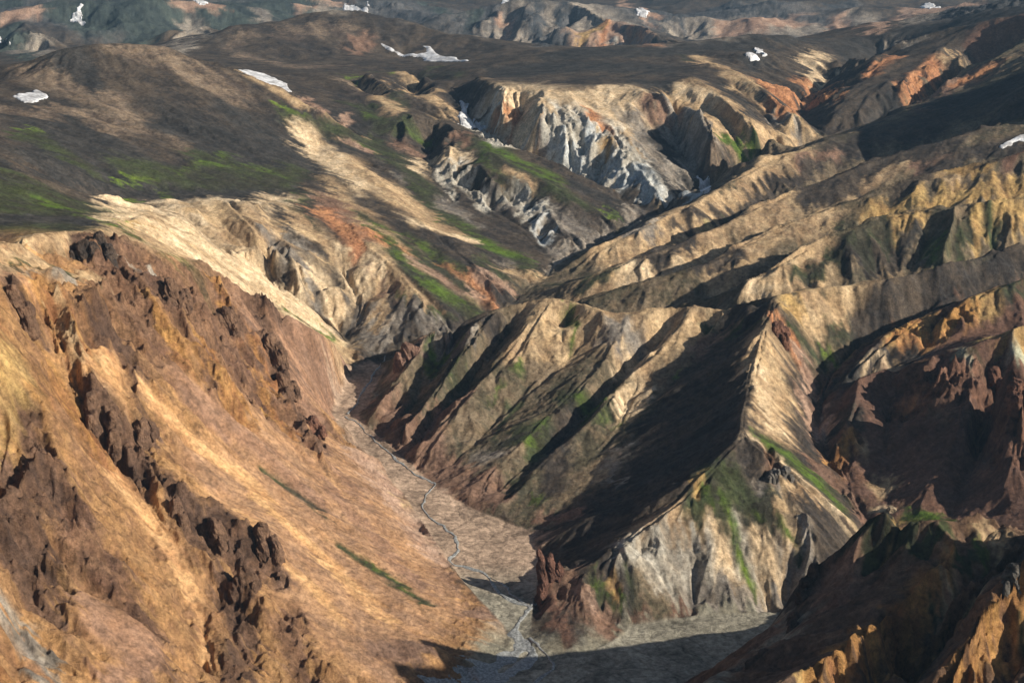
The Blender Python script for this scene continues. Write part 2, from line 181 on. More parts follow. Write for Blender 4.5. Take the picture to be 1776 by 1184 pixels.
 [(-3531.4,6389,281.3),(-2672.7,6793.1,266.2),(-1954.2,7137.3,269.9),(-1392.1,7471.4,246.7),(-970.3,7437,270.9),(-727.4,7364.2,239.2),(-391.5,7690,268.4),(-23.9,7500,239.8),(347.2,7792.3,253),(699.3,7567.8,231.4),(1007.7,7633.8,276.1),(1557.4,7642.9,249.3),(2395.5,7423,294.3),(3605.7,6916.6,315)],
 [(-4165.5,7523.9,195.2),(-2274.8,8293.7,178.1),(-658.1,8775.4,141.2),(1086.2,8732.7,160),(3985.8,7620.6,205.8)],
 [(-6108.1,9743.8,455),(-3811.6,10849.9,364.9),(-2598.8,11202.5,466.5),(-852.5,11468.4,377.9),(958,11460,487),(2703.4,11177.7,402.8),(5891.6,9876.2,472.8)],
 [(-564.2,4262.8,160.2),(-152.6,4297.3,153.9),(194.1,4295.6,160.8),(491.2,4171.2,177.9)],
 [(325.5,5189.8,265.7),(377.5,5035.9,214.2),(432.5,4840.7,159.4)],
 [(-38.8,5399.9,274.3),(-54.4,5219.7,203),(-77.1,5039.4,138.6)],
 [(238.7,5344.7,295.5),(201,5176.1,226)],
 [(25.5,5329.9,269.2),(10.3,5120,189),(4,4980,135.2)],
 [(293.7,5171.7,246.4),(270.4,5112.9,219.5)],
 [(232.7,5194.8,245.2),(205.7,5025.8,195.1)],
 [(-123.6,5328.6,238.1),(-150.8,5147.8,187.2),(-177,4996.9,137.9)],
 [(-2224.3,4644.9,146.4),(-1734.7,4849.1,139.6),(-1453,4888.6,142.3),(-1175,4962.8,140.5),(-910.3,5170.5,155.2),(-704.7,5353.8,173.9)],
 [(-1604.3,5365.3,246.6),(-1503.2,5186.6,205.1),(-1373.4,4963.5,160)],
 [(-1689.4,5443.9,285),(-1601.2,5240.9,222.3),(-1500.9,5062.2,172.8)],
 [(-1406.5,5523.8,270.8),(-1309.8,5290.3,209.1),(-1196.1,5060.6,163)],
 [(-1241.3,5460.7,220.5),(-1129.1,5229.5,181.9),(-1040.7,5094.8,154.5)],
 [(-1171.6,5782.5,272.6),(-1052.2,5500.3,218.3),(-934.8,5318.5,176.2)],
 [(-1035.5,5656,231.8),(-887.7,5427.9,190.4)],
 [(-963.8,5922.1,264.3),(-837.3,5688.7,219.1),(-729.6,5552.3,193.7)],
 [(-741,6457.6,266.3),(-601.8,6070.2,210.7),(-451,5682.1,175)],
 [(-521.2,6278.4,236.8),(-395.8,5886.7,197.1)],
 [(882.2,5631.3,239.7),(892.3,5275.1,199.7),(903.2,4968.6,159.7)],
 [(779.4,5373.8,204.2),(830,5011.7,166.4)],
 [(1056.9,5601.2,234.6),(1007,5152.5,186.9)],
 [(1334.2,5747.2,271.9),(1299.9,5395.6,224),(1248.5,4996.4,177.3)],
 [(1228.2,5566.1,236.4),(1186.4,5216.8,193)],
 [(1502.1,5602.1,271.6),(1482.2,5275.8,230.6),(1479.7,5037.2,194.4)],
 [(1372.4,5429.2,232.8),(1357.5,5071.5,192.1)],
 [(-413.8,3122.7,244),(-356.3,3059.3,237.4),(-328.2,3002.1,230.7),(-307.4,2913.8,215.9),(-266.5,2777.2,210)],
 [(-299.3,2985,246.7),(-264.7,2867.8,243.7),(-221.8,2761.1,231.8),(-204.4,2672.2,214.2)],
 [(-255.1,3189.8,240.6),(-209.2,3113,222.5),(-194.9,3003.7,212.5),(-210,2822.2,202.7)],
 [(-177.1,2954.7,235.3),(-148,2806.1,227.1),(-122.7,2667.2,209.3),(-103.2,2577.9,193.6)],
 [(-138.5,3177,249.3),(-109.5,3078.1,245.5),(-91,2958.6,240.8)],
 [(-121.6,861.2,30),(-84.6,887.6,15),(-52.9,901.6,7)],
 [(838.5,2087.9,290),(922.6,2161.3,370),(1025,2225.3,430),(1152.3,2330.7,450),(1339.3,2515.7,440)],  # unseen hill beyond the right edge, added to shade the upper right slopes
 [(310.4,786.3,168),(350,742,200),(420,722,268),(490,704,290),(620,690,270)],  # unseen crest out of frame, raised to cast shadow on the lower left
 [(300,640,140),(360,630,150),(450,600,160)],  # low ground added beside that crest to keep sun on the near ridge
 [(350,850,120),(420,860,120),(520,870,110)],
]
FLATS = [
 [(-72.8,833.3,0),(-42.5,899.2,1),(-16.1,929.7,1),(1.8,967.5,1),(12,978.5,1),(16.1,958.5,0),(50.7,949.6,0),(85.8,985,0),(92.5,1001.2,0),(152.8,1018.8,0),(236.8,1024.8,0),(250.4,1002.2,0),(222,951.4,0),(192.1,929.8,0),(151.1,910.6,0),(97.1,869.7,0),(42.4,812.6,0)],
 [(1.8,967.5,1),(-6.3,999.3,3),(-25.2,1035.2,6),(-43.1,1068.3,9),(-69.9,1140.3,15),(-101.6,1227.7,19),(-142.6,1316.8,24),(-192.7,1421.9,29),(-166.2,1421.9,29),(-142.4,1376.8,25),(-104.7,1308.6,21),(-69.8,1239.8,17),(-33.4,1199.6,14),(7.8,1169.3,10),(26.7,1110,8),(21,1064.8,6),(15.7,1020.9,3),(12,978.5,1)],
 [(-192.7,1421.9,29),(-188.3,1475.6,36),(-187.6,1539.9,42),(-168,1582.4,43),(-145,1551.2,42),(-152.9,1505.8,37),(-156.6,1449.6,32),(-166.2,1421.9,29)],
]
PAINT = [
 ('fdk',25.8,[(-2790,5878),(-1290,5484),(-720,6260),(26,5335),(949,5763),(1224,3459)]),
 ('fbl',11.2,[(-1807,5071),(-765,2473),(-1313,5122),(-1072,5485),(-877,5966)]),
 ('fbl',12.9,[(-1577,5338),(-1190,5530),(-815,6223)]),
 ('fbl',8.6,[(-2088,5892),(-1712,5438)]),
 ('gry',6.9,[(-1440,4167),(-1470,4477),(-788,2484)]),
 ('gry',6.0,[(-619,2573),(-1200,5413),(-778,3780)]),
 ('pnk',3.9,[(-756,6358),(-883,6014)]),
 ('gry',6.0,[(-806,6149),(-302,4018)]),
 ('gry',5.2,[(-1007,5753),(-462,4010)]),
 ('pnk',4.3,[(-1872,5266),(-1848,5322),(-1783,5392)]),
 ('pnk',3.4,[(-1323,5641),(-1147,5655)]),
 ('fbl',5.2,[(-395,6679),(-145,5343)]),
 ('gry',12.9,[(-200,3889),(25,5240),(238,5311),(393,5113)]),
 ('fdk',6.0,[(89,5315),(78,3722)]),
 ('fdk',5.2,[(196,5332),(164,4971)]),
 ('pnk',3.9,[(-42,5278),(-17,5203)]),
 ('gry',3.9,[(-111,5201),(-74,3817)]),
 ('pnk',6.9,[(242,4941),(328,5053),(432,4839),(333,3283)]),
 ('org',2.2,[(330,5090),(313,4955)]),
 ('org',2.6,[(422,4965),(324,3326)]),
 ('och',2.6,[(232,4932),(299,5073)]),
 ('wht',1.7,[(342,4953),(247,3278)]),
 ('fbl',6.0,[(-229,3859),(-134,3801)]),
 ('gry',10.3,[(629,5366),(881,5341),(1309,5342),(1068,3752)]),
 ('pnk',6.9,[(780,5376),(927,5362),(1115,5545)]),
 ('fdk',3.4,[(1123,5590),(1195,5505)]),
 ('pnk',6.0,[(1222,5431),(931,3674),(1523,5590)]),
 ('fdk',4.3,[(1229,5781),(1398,5916)]),
 ('pnk',3.9,[(1579,5550),(1731,5480)]),
 ('pnk',3.4,[(551,7198),(506,5448)]),
 ('fdk',4.3,[(641,5485),(909,6287),(1080,5859)]),
 ('gry',4.3,[(347,3287),(548,3395)]),
 ('dkb',25.8,[(-858,1935),(-732,2290),(-581,2442)]),
 ('dk',30.1,[(-659,2046),(-515,2136),(-382,2120),(-286,2425)]),
 ('dk',21.5,[(-573,1408),(-609,1879)]),
 ('dkb',12.9,[(-505,2559),(-329,2820),(-202,2633)]),
 ('dkb',12.1,[(-732,3733),(-526,3879),(-293,3883),(-56,3675)]),
 ('dkb',8.6,[(-728,3355),(-488,3114),(-313,3261),(-114,3210)]),
 ('dkt',6.0,[(-625,3815),(-540,3870),(-446,3861)]),
 ('dkt',5.2,[(-696,3788),(-721,3672)]),
 ('dkt',9.5,[(-825,2406),(-734,2329),(-638,2280),(-576,2176)]),
 ('dkt',6.9,[(-702,2536),(-642,2537),(-566,2511),(-489,2473)]),
 ('dkt',7.7,[(-657,2184),(-563,2121),(-503,2119)]),
 ('dk',8.6,[(-787,2481),(-721,2419),(-682,2342)]),
 ('dkt',6.0,[(-767,2122),(-719,2130),(-693,2189)]),
 ('dk',6.0,[(-492,2383),(-412,2300)]),
 ('dkt',3.9,[(-645,2554),(-547,2467),(-460,2420)]),
 ('brn',4.3,[(-416,3719),(-381,3826)]),
 ('dkb',10.3,[(-541,2102),(-410,1952)]),
 ('dk',17.2,[(-575,1891),(-500,1928),(-416,1980),(-350,2076)]),
 ('dkb',6.9,[(-636,1784),(-562,1645),(-547,1660)]),
 ('dkg',6.0,[(-491,2105),(-419,2084)]),
 ('gr',3.0,[(-441,2113),(-421,2142)]),
 ('dkg',6.9,[(-412,2050),(-346,2051),(-324,2137)]),
 ('bg',1.7,[(-534,1892),(-521,1918),(-501,1939)]),
 ('bg',1.3,[(-513,1955),(-497,1941)]),
 ('bg',1.3,[(-465,1983),(-436,1962)]),
 ('gr',3.4,[(-385,2084),(-336,2097)]),
 ('bg',1.3,[(-692,1995),(-682,2038)]),
 ('dkg',4.3,[(-696,1960),(-670,2003)]),
 ('bg',1.3,[(-406,2446),(-369,2427),(-344,2426),(-295,2421)]),
 ('bg',0.9,[(-369,2427),(-352,2425)]),
 ('dkg',6.0,[(-379,2393),(-322,2404),(-283,2404)]),
 ('tan',2.6,[(-472,2548),(-404,2500),(-327,2444)]),
 ('dk',3.4,[(-347,2450),(-297,2529),(-250,2464)]),
 ('dkt',5.2,[(-670,3554),(-502,3202),(-406,3268)]),
 ('tan',6.0,[(-292,2904),(-252,2723),(-206,2626)]),
 ('tan',6.0,[(-200,2937),(-141,2710),(-105,2632)]),
 ('tan',4.3,[(-242,3023),(-204,2999)]),
 ('dkt',3.4,[(-345,2957),(-301,2767)]),
 ('pnk',3.4,[(-301,2560),(-326,2436),(-385,2647)]),
 ('bg',0.9,[(-296,3138),(-254,3022)]),
 ('bg',0.9,[(-357,3062),(-322,2966)]),
 ('dkg',3.0,[(-223,2771),(-205,2676)]),
 ('dkg',4.3,[(-190,3181),(-119,3007)]),
 ('dkg',3.9,[(-309,2637),(-253,2608),(-193,2508)]),
 ('dkb',4.3,[(-114,3210),(-47,3032),(15,3155)]),
 ('dk',11.2,[(-34,2960),(136,3000),(311,2934)]),
 ('dk',9.5,[(79,3182),(341,3234),(552,3332)]),
 ('dk',6.0,[(235,2737),(321,2713)]),
 ('dkt',2.6,[(-55,2826),(-77,2807)]),
 ('dk',6.0,[(603,3392),(759,3550)]),
 ('dkb',6.9,[(442,3204),(552,3170)]),
 ('dk',3.4,[(-112,2806),(-42,2731)]),
 ('gry',3.0,[(-76,2752),(-42,2714)]),
 ('ptan',19.4,[(-9,2611),(116,2543),(200,2550)]),
 ('wht',12.9,[(73,2471),(161,2434),(199,2396)]),
 ('wht',8.6,[(-41,2654),(-51,2577),(-18,2431)]),
 ('ptan',4.3,[(-19,2669),(45,2651),(120,2635),(186,2663),(248,2631)]),
 ('gry',11.2,[(284,2561),(326,2393),(292,2339)]),
 ('gry',6.0,[(210,2546),(240,2414),(267,2205)]),
 ('dk',5.2,[(249,2517),(278,2399)]),
 ('brn',4.3,[(234,2592),(274,2565)]),
 ('tan',5.2,[(307,2678),(342,2612),(364,2456)]),
 ('org',3.4,[(-9,2611),(-3,2549)]),
 ('org',2.6,[(48,2477),(42,2471)]),
 ('red',2.6,[(53,2474),(68,2476)]),
 ('org',3.0,[(141,2531),(165,2485)]),
 ('blu',5.2,[(72,2441),(111,2413)]),
 ('blu',5.2,[(203,2323),(246,2268)]),
 ('blu',3.0,[(123,2466),(142,2443)]),
 ('och',3.4,[(151,2424),(170,2407)]),
 ('och',3.0,[(158,2363),(170,2318)]),
 ('org',2.2,[(144,2487),(169,2477)]),
 ('blu',3.4,[(168,2375),(183,2304)]),
 ('ptan',3.4,[(12,2527),(52,2460)]),
 ('wht',3.9,[(130,2396),(156,2334)]),
 ('tan',2.6,[(205,2477),(209,2401)]),
 ('dk',2.6,[(223,2336),(249,2305)]),
 ('blu',3.4,[(226,2255),(256,2187)]),
 ('dkt',7.7,[(341,2359),(352,2236)]),
 ('tan',7.7,[(342,2704),(387,2556),(412,2443),(487,2519)]),
 ('ptan',4.3,[(321,2713),(366,2629)]),
 ('tan',6.0,[(410,3157),(436,2899),(467,2728)]),
 ('dk',4.3,[(405,2760),(428,2550)]),
 ('dkg',3.9,[(412,2443),(445,2401)]),
 ('tan',4.3,[(479,2662),(536,2559)]),
 ('gr',1.3,[(528,2578),(570,2593)]),
 ('gr',1.7,[(372,2438),(420,2422)]),
 ('gry',3.4,[(479,2596),(517,2569)]),
 ('dk',4.3,[(492,3113),(559,3130)]),
 ('dkg',1.3,[(374,3175),(379,3108)]),
 ('dk',5.2,[(277,2292),(321,2341)]),
 ('org',6.9,[(508,2838),(554,2833),(628,2964)]),
 ('ptan',6.0,[(716,3338),(666,3154),(669,3073)]),
 ('tan',5.2,[(813,3471),(848,3436)]),
 ('org',3.4,[(489,2657),(515,2622)]),
 ('org',4.3,[(627,3022),(621,2822)]),
 ('org',2.6,[(634,2829),(626,2766)]),
 ('org',4.3,[(727,2890),(799,3017)]),
 ('dk',4.3,[(784,3465),(797,3429)]),
 ('dk',3.4,[(850,3188),(889,3196)]),
 ('dk',12.9,[(824,3455),(995,3484),(1137,3206),(1254,2963)]),
 ('dkb',12.1,[(621,2663),(725,2738),(830,2882)]),
 ('dkb',8.6,[(982,3169),(1102,3097)]),
 ('org',6.0,[(869,2941),(821,2848),(773,2748)]),
 ('tan',3.4,[(932,3036),(889,2931)]),
 ('red',7.7,[(1012,3097),(1085,3097),(1104,3097)]),
 ('org',3.9,[(931,2773),(889,2739)]),
 ('brn',6.0,[(698,2405),(830,2718),(901,2742)]),
 ('org',2.6,[(872,2718),(922,2742)]),
 ('gry',3.4,[(924,3524),(880,3211)]),
 ('dk',5.2,[(735,2688),(588,2351)]),
 ('dkb',10.3,[(524,2272),(642,2337),(752,2392),(846,2351),(908,2117)]),
 ('dk',9.5,[(706,2699),(755,2437),(886,2466)]),
 ('dkb',12.9,[(517,2052),(603,2065),(824,2276),(882,2042)]),
 ('tan',6.9,[(122,1913),(207,1970),(303,2078),(389,2187),(471,2237)]),
 ('tan',11.2,[(153,1902),(258,1980),(325,1898),(416,1960),(489,2000)]),
 ('brn',3.4,[(449,2218),(521,2257)]),
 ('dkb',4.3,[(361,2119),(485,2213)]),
 ('dkg',3.4,[(306,2036),(355,1938)]),
 ('gr',2.2,[(263,1840),(293,2000)]),
 ('ptan',3.9,[(419,1981),(484,2016),(431,1956)]),
 ('tan',5.2,[(479,1952),(539,2006),(598,2045)]),
 ('tan',6.0,[(570,1839),(575,1800)]),
 ('och',3.4,[(621,1807),(600,1787)]),
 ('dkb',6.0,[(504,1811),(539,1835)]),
 ('red',6.0,[(645,1841),(735,2017)]),
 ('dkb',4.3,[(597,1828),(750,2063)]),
 ('brn',3.9,[(558,2018),(634,2024)]),
 ('tan',11.2,[(90,1742),(157,1758),(219,1787),(276,1826)]),
 ('ptan',8.6,[(149,1749),(194,1766)]),
 ('dkg',3.9,[(55,1820),(97,1747),(127,1755)]),
 ('tan',8.6,[(281,1710),(348,1771),(410,1784)]),
 ('och',5.2,[(454,1784),(524,1773),(657,1790),(788,1799)]),
 ('ptan',6.9,[(264,1557),(298,1567),(342,1587)]),
 ('tan',11.2,[(255,1674),(313,1575),(374,1615)]),
 ('dkg',6.9,[(385,1607),(428,1617),(445,1634)]),
 ('tan',3.9,[(424,1597),(451,1599)]),
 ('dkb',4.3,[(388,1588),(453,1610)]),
 ('gr',5.2,[(498,1620),(488,1592)]),
 ('dkg',6.0,[(518,1604),(565,1628)]),
 ('och',5.2,[(582,1644),(604,1636)]),
 ('och',3.9,[(546,1610),(548,1644)]),
 ('och',4.3,[(489,1648),(454,1648)]),
 ('dk',3.9,[(466,1606),(484,1630)]),
 ('dkg',3.0,[(413,1765),(442,1656)]),
 ('dkb',6.0,[(419,1977),(492,2016),(565,2047),(656,2074)]),  # dkb stripes here: dark brown ground that also stands in for rib shadow
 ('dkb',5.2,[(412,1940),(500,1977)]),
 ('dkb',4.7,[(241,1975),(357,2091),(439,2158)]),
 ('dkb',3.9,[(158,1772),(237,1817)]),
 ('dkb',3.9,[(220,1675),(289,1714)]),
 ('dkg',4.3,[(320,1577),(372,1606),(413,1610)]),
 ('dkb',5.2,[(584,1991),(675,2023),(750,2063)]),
 ('tan',3.0,[(502,1985),(558,2015)]),
 ('och',3.0,[(571,1841),(616,1844)]),
 ('ptan',11.2,[(-342,2332),(-262,2208),(-184,2137)]),
 ('tan',12.9,[(-246,2228),(-163,2089),(-91,2019)]),
 ('tan',12.1,[(-279,2054),(-217,1945),(-145,1835)]),
 ('ptan',6.9,[(-324,2268),(-314,2331),(-233,2108)]),
 ('dkb',5.2,[(-236,2314),(-213,2261)]),
 ('gry',5.2,[(-177,2282),(-116,2177),(-59,2072)]),
 ('gr',5.2,[(-112,2104),(-58,2042),(-23,1970)]),
 ('gr',4.3,[(-23,1970),(10,1934)]),
 ('dkg',6.0,[(-154,2211),(-84,2053)]),
 ('gr',3.9,[(-261,2587),(-204,2527),(-161,2483)]),
 ('dkg',5.2,[(-237,2544),(-173,2521)]),
 ('brn',3.9,[(-199,2447),(-166,2404)]),
 ('ptan',3.4,[(-163,2365),(-140,2302)]),
 ('bg',1.3,[(-275,2421),(-241,2371)]),
 ('pnk',3.0,[(-293,2403),(-261,2377)]),
 ('tan',3.4,[(-306,2433),(-250,2464)]),
 ('dkb',5.2,[(-320,2104),(-279,2054)]),
 ('dkg',2.6,[(-273,2007),(-272,2030)]),
 ('brn',9.5,[(-271,1996),(-231,1927),(-207,1845)]),
 ('org',6.9,[(-257,1947),(-225,1876),(-204,1817)]),
 ('org',5.2,[(-195,1884),(-145,1835),(-111,1791)]),
 ('pnk',5.2,[(-129,1824),(-81,1777),(-43,1747)]),
 ('org',2.6,[(-83,1829),(-51,1780),(-28,1732)]),
 ('gr',2.6,[(-219,1969),(-167,1929)]),
 ('gr',3.4,[(-190,1918),(-151,1826),(-109,1748)]),
 ('dkg',6.0,[(-160,1844),(-126,1780),(-86,1732)]),
 ('gr',6.9,[(-94,1741),(-64,1718),(-49,1713)]),
 ('pnk',3.9,[(-44,1794),(-6,1808)]),
 ('gr',2.6,[(-152,1937),(-100,1864),(-67,1815)]),
 ('dkg',3.9,[(-54,1895),(-14,1828),(9,1839)]),
 ('gry',3.4,[(-22,1913),(25,1867)]),
 ('tan',4.3,[(-189,1817),(-138,1744),(-106,1695)]),
 ('brn',3.4,[(-185,1771),(-144,1723)]),
 ('tan',4.3,[(-6,1875),(33,1873)]),
 ('gr',1.7,[(-152,1728),(-120,1694),(-84,1683)]),
 ('gry',5.2,[(-134,1686),(-90,1654)]),
 ('brn',5.2,[(-185,1771),(-168,1747),(-178,1691)]),
 ('dkg',6.9,[(-250,2464),(-179,2312),(-136,2220)]),
 ('dkg',5.2,[(-75,2031),(-23,1936),(18,1894)]),
 ('gr',3.9,[(-93,2064),(-49,2005),(-6,1936)]),
 ('dkg',4.3,[(-157,1900),(-114,1839),(-66,1770)]),
 ('gr',3.4,[(-145,1835),(-107,1774),(-64,1726)]),
 ('dkg',10.3,[(-541,1966),(-457,1982),(-370,2044),(-332,2131)]),
 ('dkg',5.2,[(-672,1983),(-569,1896)]),
 ('dkg',4.3,[(-324,2420),(-265,2417),(-202,2362)]),
 ('gr',2.6,[(-482,1988),(-449,2066),(-404,2099),(-353,2099)]),
 ('ptan',6.9,[(-115,2362),(-93,2309),(-73,2270)]),
 ('wht',6.0,[(-107,2296),(-73,2270),(-43,2182)]),
 ('wht',6.9,[(11,2214),(28,2140),(54,2093)]),
 ('blu',3.9,[(41,2098),(57,2027)]),
 ('gry',3.4,[(-26,2209),(-7,2164)]),
 ('gry',6.0,[(63,2097),(97,2070),(112,2025)]),
 ('gry',4.3,[(85,1993),(60,1976)]),
 ('dkg',7.7,[(-88,2440),(-8,2281),(66,2206),(134,2129)]),
 ('gr',4.3,[(-37,2373),(30,2296),(86,2249)]),
 ('gr',3.4,[(-56,2341),(-17,2258)]),
 ('dk',4.3,[(105,2258),(158,2216),(172,2157)]),
 ('bg',2.2,[(160,2177),(166,2131)]),
 ('tan',2.6,[(-17,2283),(39,2219)]),
 ('dkb',3.9,[(-155,2558),(-133,2543),(-107,2413)]),
 ('brn',3.4,[(-99,2472),(-77,2409)]),
 ('dkb',3.9,[(99,2124),(150,2088)]),
 ('gry',5.2,[(195,2210),(191,1972)]),
 ('gry',5.2,[(198,1967),(172,1950)]),
 ('gry',3.4,[(50,1906),(140,2077),(218,2002)]),
 ('wht',2.2,[(-98,2193),(-110,2258)]),
 ('ptan',2.6,[(-155,1982),(-105,1970),(-48,1987)]),
 ('flt',9.5,[(-486,1701),(-445,1826),(-378,1864),(-316,1963)]),
 ('flt',10.3,[(-431,1763),(-393,1784),(-344,1759),(-319,1730)]),
 ('tan',11.2,[(-386,1829),(-334,1789),(-297,1833)]),
 ('ptan',7.7,[(-342,1746),(-307,1705)]),
 ('tan',9.5,[(-289,1887),(-249,1813)]),
 ('ptan',6.9,[(-269,1741),(-239,1726),(-207,1699)]),
 ('ptan',6.0,[(-216,1787),(-197,1744),(-219,1815)]),
 ('gry',6.0,[(-297,1833),(-271,1806)]),
 ('dkg',2.2,[(-305,2004),(-275,1897),(-263,1867)]),
 ('gry',4.3,[(-236,1695),(-252,1720)]),
 ('gry',6.0,[(-178,1691),(-145,1639),(-172,1629)]),
 ('tan',3.9,[(-182,1744),(-161,1667)]),
 ('dkb',3.4,[(-325,1922),(-289,1834)]),
 ('dkb',3.0,[(-272,1820),(-248,1807)]),
 ('ptan',3.9,[(-475,1615),(-471,1726)]),
 ('bg',1.3,[(-509,1837),(-492,1831)]),
 ('bg',1.3,[(-483,1928),(-469,1879)]),
 ('ptan',4.3,[(-195,1806),(-170,1767)]),
 ('gry',3.4,[(-323,1808),(-286,1762)]),
 ('gr',2.2,[(-322,2034),(-301,1972)]),
 ('ptan',12.1,[(-374,1429),(-342,1440),(-300,1459),(-268,1550),(-225,1613)]),
 ('tan',5.2,[(-443,1697),(-416,1699)]),
 ('och',2.2,[(-379,1426),(-372,1387)]),
 ('tan',5.2,[(-211,1462),(-196,1596)]),
 ('pnk',4.3,[(-260,1401),(-225,1434)]),
 ('dkg',12.9,[(-566,1257),(-509,1383),(-473,1411)]),
 ('dk',8.6,[(-466,1261),(-433,1320),(-407,1324)]),
 ('gr',2.6,[(-484,1412),(-454,1404),(-433,1412)]),
 ('dkg',6.9,[(-594,1623),(-557,1628),(-512,1610)]),
 ('gr',2.2,[(-418,1363),(-391,1343),(-377,1342)]),
 ('bg',1.3,[(-388,1334),(-382,1361),(-385,1395)]),
 ('gr',2.2,[(-373,1330),(-357,1340)]),
 ('gr',2.2,[(-332,1326),(-314,1363)]),
 ('gr',1.7,[(-285,1384),(-273,1398)]),
 ('gr',2.6,[(-249,1555),(-227,1624)]),
 ('gr',1.3,[(-225,1613),(-206,1620)]),
 ('dkg',2.2,[(-360,1262),(-349,1258)]),
 ('gr',2.2,[(-326,1302),(-308,1363)]),
 ('tan',6.0,[(-374,1362),(-331,1343),(-285,1385),(-236,1433),(-210,1601)]),
 ('ptan',6.0,[(-428,1719),(-400,1721),(-344,1681),(-307,1703),(-241,1633)]),
 ('gr',2.2,[(-332,1326),(-313,1361)]),
 ('gr',1.7,[(-285,1384),(-273,1398)]),
 ('gr',2.6,[(-249,1555),(-226,1617)]),
 ('orc',51.6,[(-370,1057),(-335,1063),(-287,1042),(-236,998)]),
 ('orc',38.7,[(-349,910),(-302,844),(-262,799)]),
 ('brc',34.4,[(-331,1197),(-280,1183),(-258,1320),(-210,1255)]),
 ('brn',17.2,[(-212,1423),(-197,1389)]),
 ('brt',25.8,[(-241,1382),(-212,1423)]),
 ('orc',25.8,[(-260,1118),(-212,1106)]),
 ('ort',30.1,[(-199,1118),(-133,1039),(-83,985)]),
 ('brt',12.9,[(-151,1196),(-93,1109),(-60,1054)]),
 ('ort',12.9,[(-179,1256),(-119,1182),(-72,1097)]),
 ('ort',25.8,[(-222,1037),(-158,959),(-104,928)]),
 ('pnk',11.2,[(-141,1254),(-99,1191),(-63,1105)]),
 ('ort',12.9,[(-122,1111),(-79,1050),(-54,1016)]),
 ('tan',8.6,[(-409,1102),(-404,1169),(-383,1211)]),
 ('orc',6.9,[(-392,1159),(-375,1197)]),
 ('tan',3.9,[(-392,1051),(-380,1092),(-360,1158),(-351,1159)]),
 ('dkg',2.6,[(-396,1063),(-391,1125),(-369,1142)]),
 ('ort',3.4,[(-389,1042),(-372,1067)]),
 ('gry',3.0,[(-380,1090),(-353,1119)]),
 ('rck',6.0,[(-382,1207),(-361,1237)]),
 ('rck',4.3,[(-365,1234),(-353,1214)]),
 ('brc',12.9,[(-344,1188),(-299,1184),(-280,1223)]),
 ('wht',2.2,[(-342,1218),(-333,1224),(-331,1257)]),
 ('wht',1.7,[(-285,1329),(-277,1356)]),
 ('oco',5.2,[(-290,1328),(-279,1354),(-285,1323)]),
 ('oco',11.2,[(-363,1076),(-345,1057),(-328,1041)]),
 ('ptanr',5.2,[(-353,1072),(-337,1044)]),
 ('oct',6.9,[(-323,1022),(-302,1017),(-317,1062)]),
 ('oct',5.2,[(-302,1017),(-283,1003)]),
 ('oct',6.0,[(-286,947),(-256,935),(-229,899),(-219,884)]),
 ('oct',3.9,[(-218,880),(-198,837)]),
 ('oco',17.2,[(-356,937),(-341,932),(-342,909)]),
 ('och',12.9,[(-342,884),(-348,945)]),
 ('oco',8.6,[(-340,993),(-321,979),(-301,961)]),
 ('rck',8.6,[(-329,913),(-311,882),(-321,862)]),
 ('rck',15.5,[(-314,823),(-298,828),(-295,791)]),
 ('brc',11.2,[(-295,868),(-257,835),(-236,817)]),
 ('rck',8.6,[(-315,1003),(-298,998),(-280,989)]),
 ('rck',6.0,[(-283,1023),(-271,989)]),
 ('rck',6.9,[(-256,974),(-238,963),(-234,944)]),
 ('rck',9.5,[(-222,967),(-199,958),(-200,913)]),
 ('rck',9.5,[(-189,972),(-179,956)]),
 ('rck',11.2,[(-199,907),(-182,873),(-181,826)]),
 ('brc',10.3,[(-159,904),(-143,874)]),
 ('rck',6.0,[(-313,1086),(-293,1067)]),
 ('rck',5.2,[(-257,1155),(-246,1142)]),
 ('rck',5.2,[(-277,1327),(-274,1321)]),
 ('rck',6.0,[(-245,1376),(-232,1324)]),
 ('rck',4.3,[(-309,1217),(-299,1182)]),
 ('rck',4.3,[(-264,1390),(-244,1424)]),
 ('rck',6.0,[(-379,1041),(-366,1029)]),
 ('oco',6.0,[(-295,1157),(-272,1138),(-260,1122)]),
 ('oco',4.3,[(-271,1182),(-262,1162)]),
 ('oco',6.9,[(-242,1152),(-224,1157)]),
 ('brc',5.2,[(-197,1309),(-180,1224)]),
 ('brt',11.2,[(-264,792),(-228,786),(-241,744)]),
 ('gry',6.9,[(-298,744),(-283,743),(-270,720)]),
 ('oco',6.0,[(-282,681),(-271,681)]),
 ('rck',6.0,[(-335,1082),(-322,1098)]),
 ('oco',6.0,[(-251,1309),(-205,1217)]),
 ('oct',4.3,[(-293,1067),(-258,1064),(-219,1066),(-167,1019),(-109,979)]),
 ('brt',6.0,[(-283,1120),(-238,1126),(-199,1118)]),
 ('oct',3.4,[(-187,1037),(-136,986),(-90,955)]),
 ('brt',5.2,[(-165,1149),(-120,1089),(-78,1029)]),
 ('oct',3.0,[(-215,1000),(-166,957),(-121,930)]),
 ('brn',5.2,[(-103,915),(-54,931)]),
 ('dkg',2.2,[(-215,1097),(-187,1093),(-156,1079)]),
 ('dkg',3.0,[(-133,1039),(-95,1019),(-67,999)]),
 ('gr',1.3,[(-110,1036),(-81,1010)]),
 ('dkg',1.3,[(-195,1091),(-177,1093)]),
 ('brt',4.3,[(-199,1114),(-159,1098)]),
 ('rck',4.3,[(-190,1257),(-179,1215)]),
 ('brt',8.6,[(-205,1454),(-200,1330)]),
 ('brn',5.2,[(-183,1533),(-155,1450)]),
 ('grvp',8.6,[(-187,1453),(-139,1336),(-105,1268)]),
 ('grvp',12.9,[(-80,1228),(-44,1134),(-14,1117),(6,1130)]),
 ('grvp',6.9,[(-18,1076),(-13,996)]),
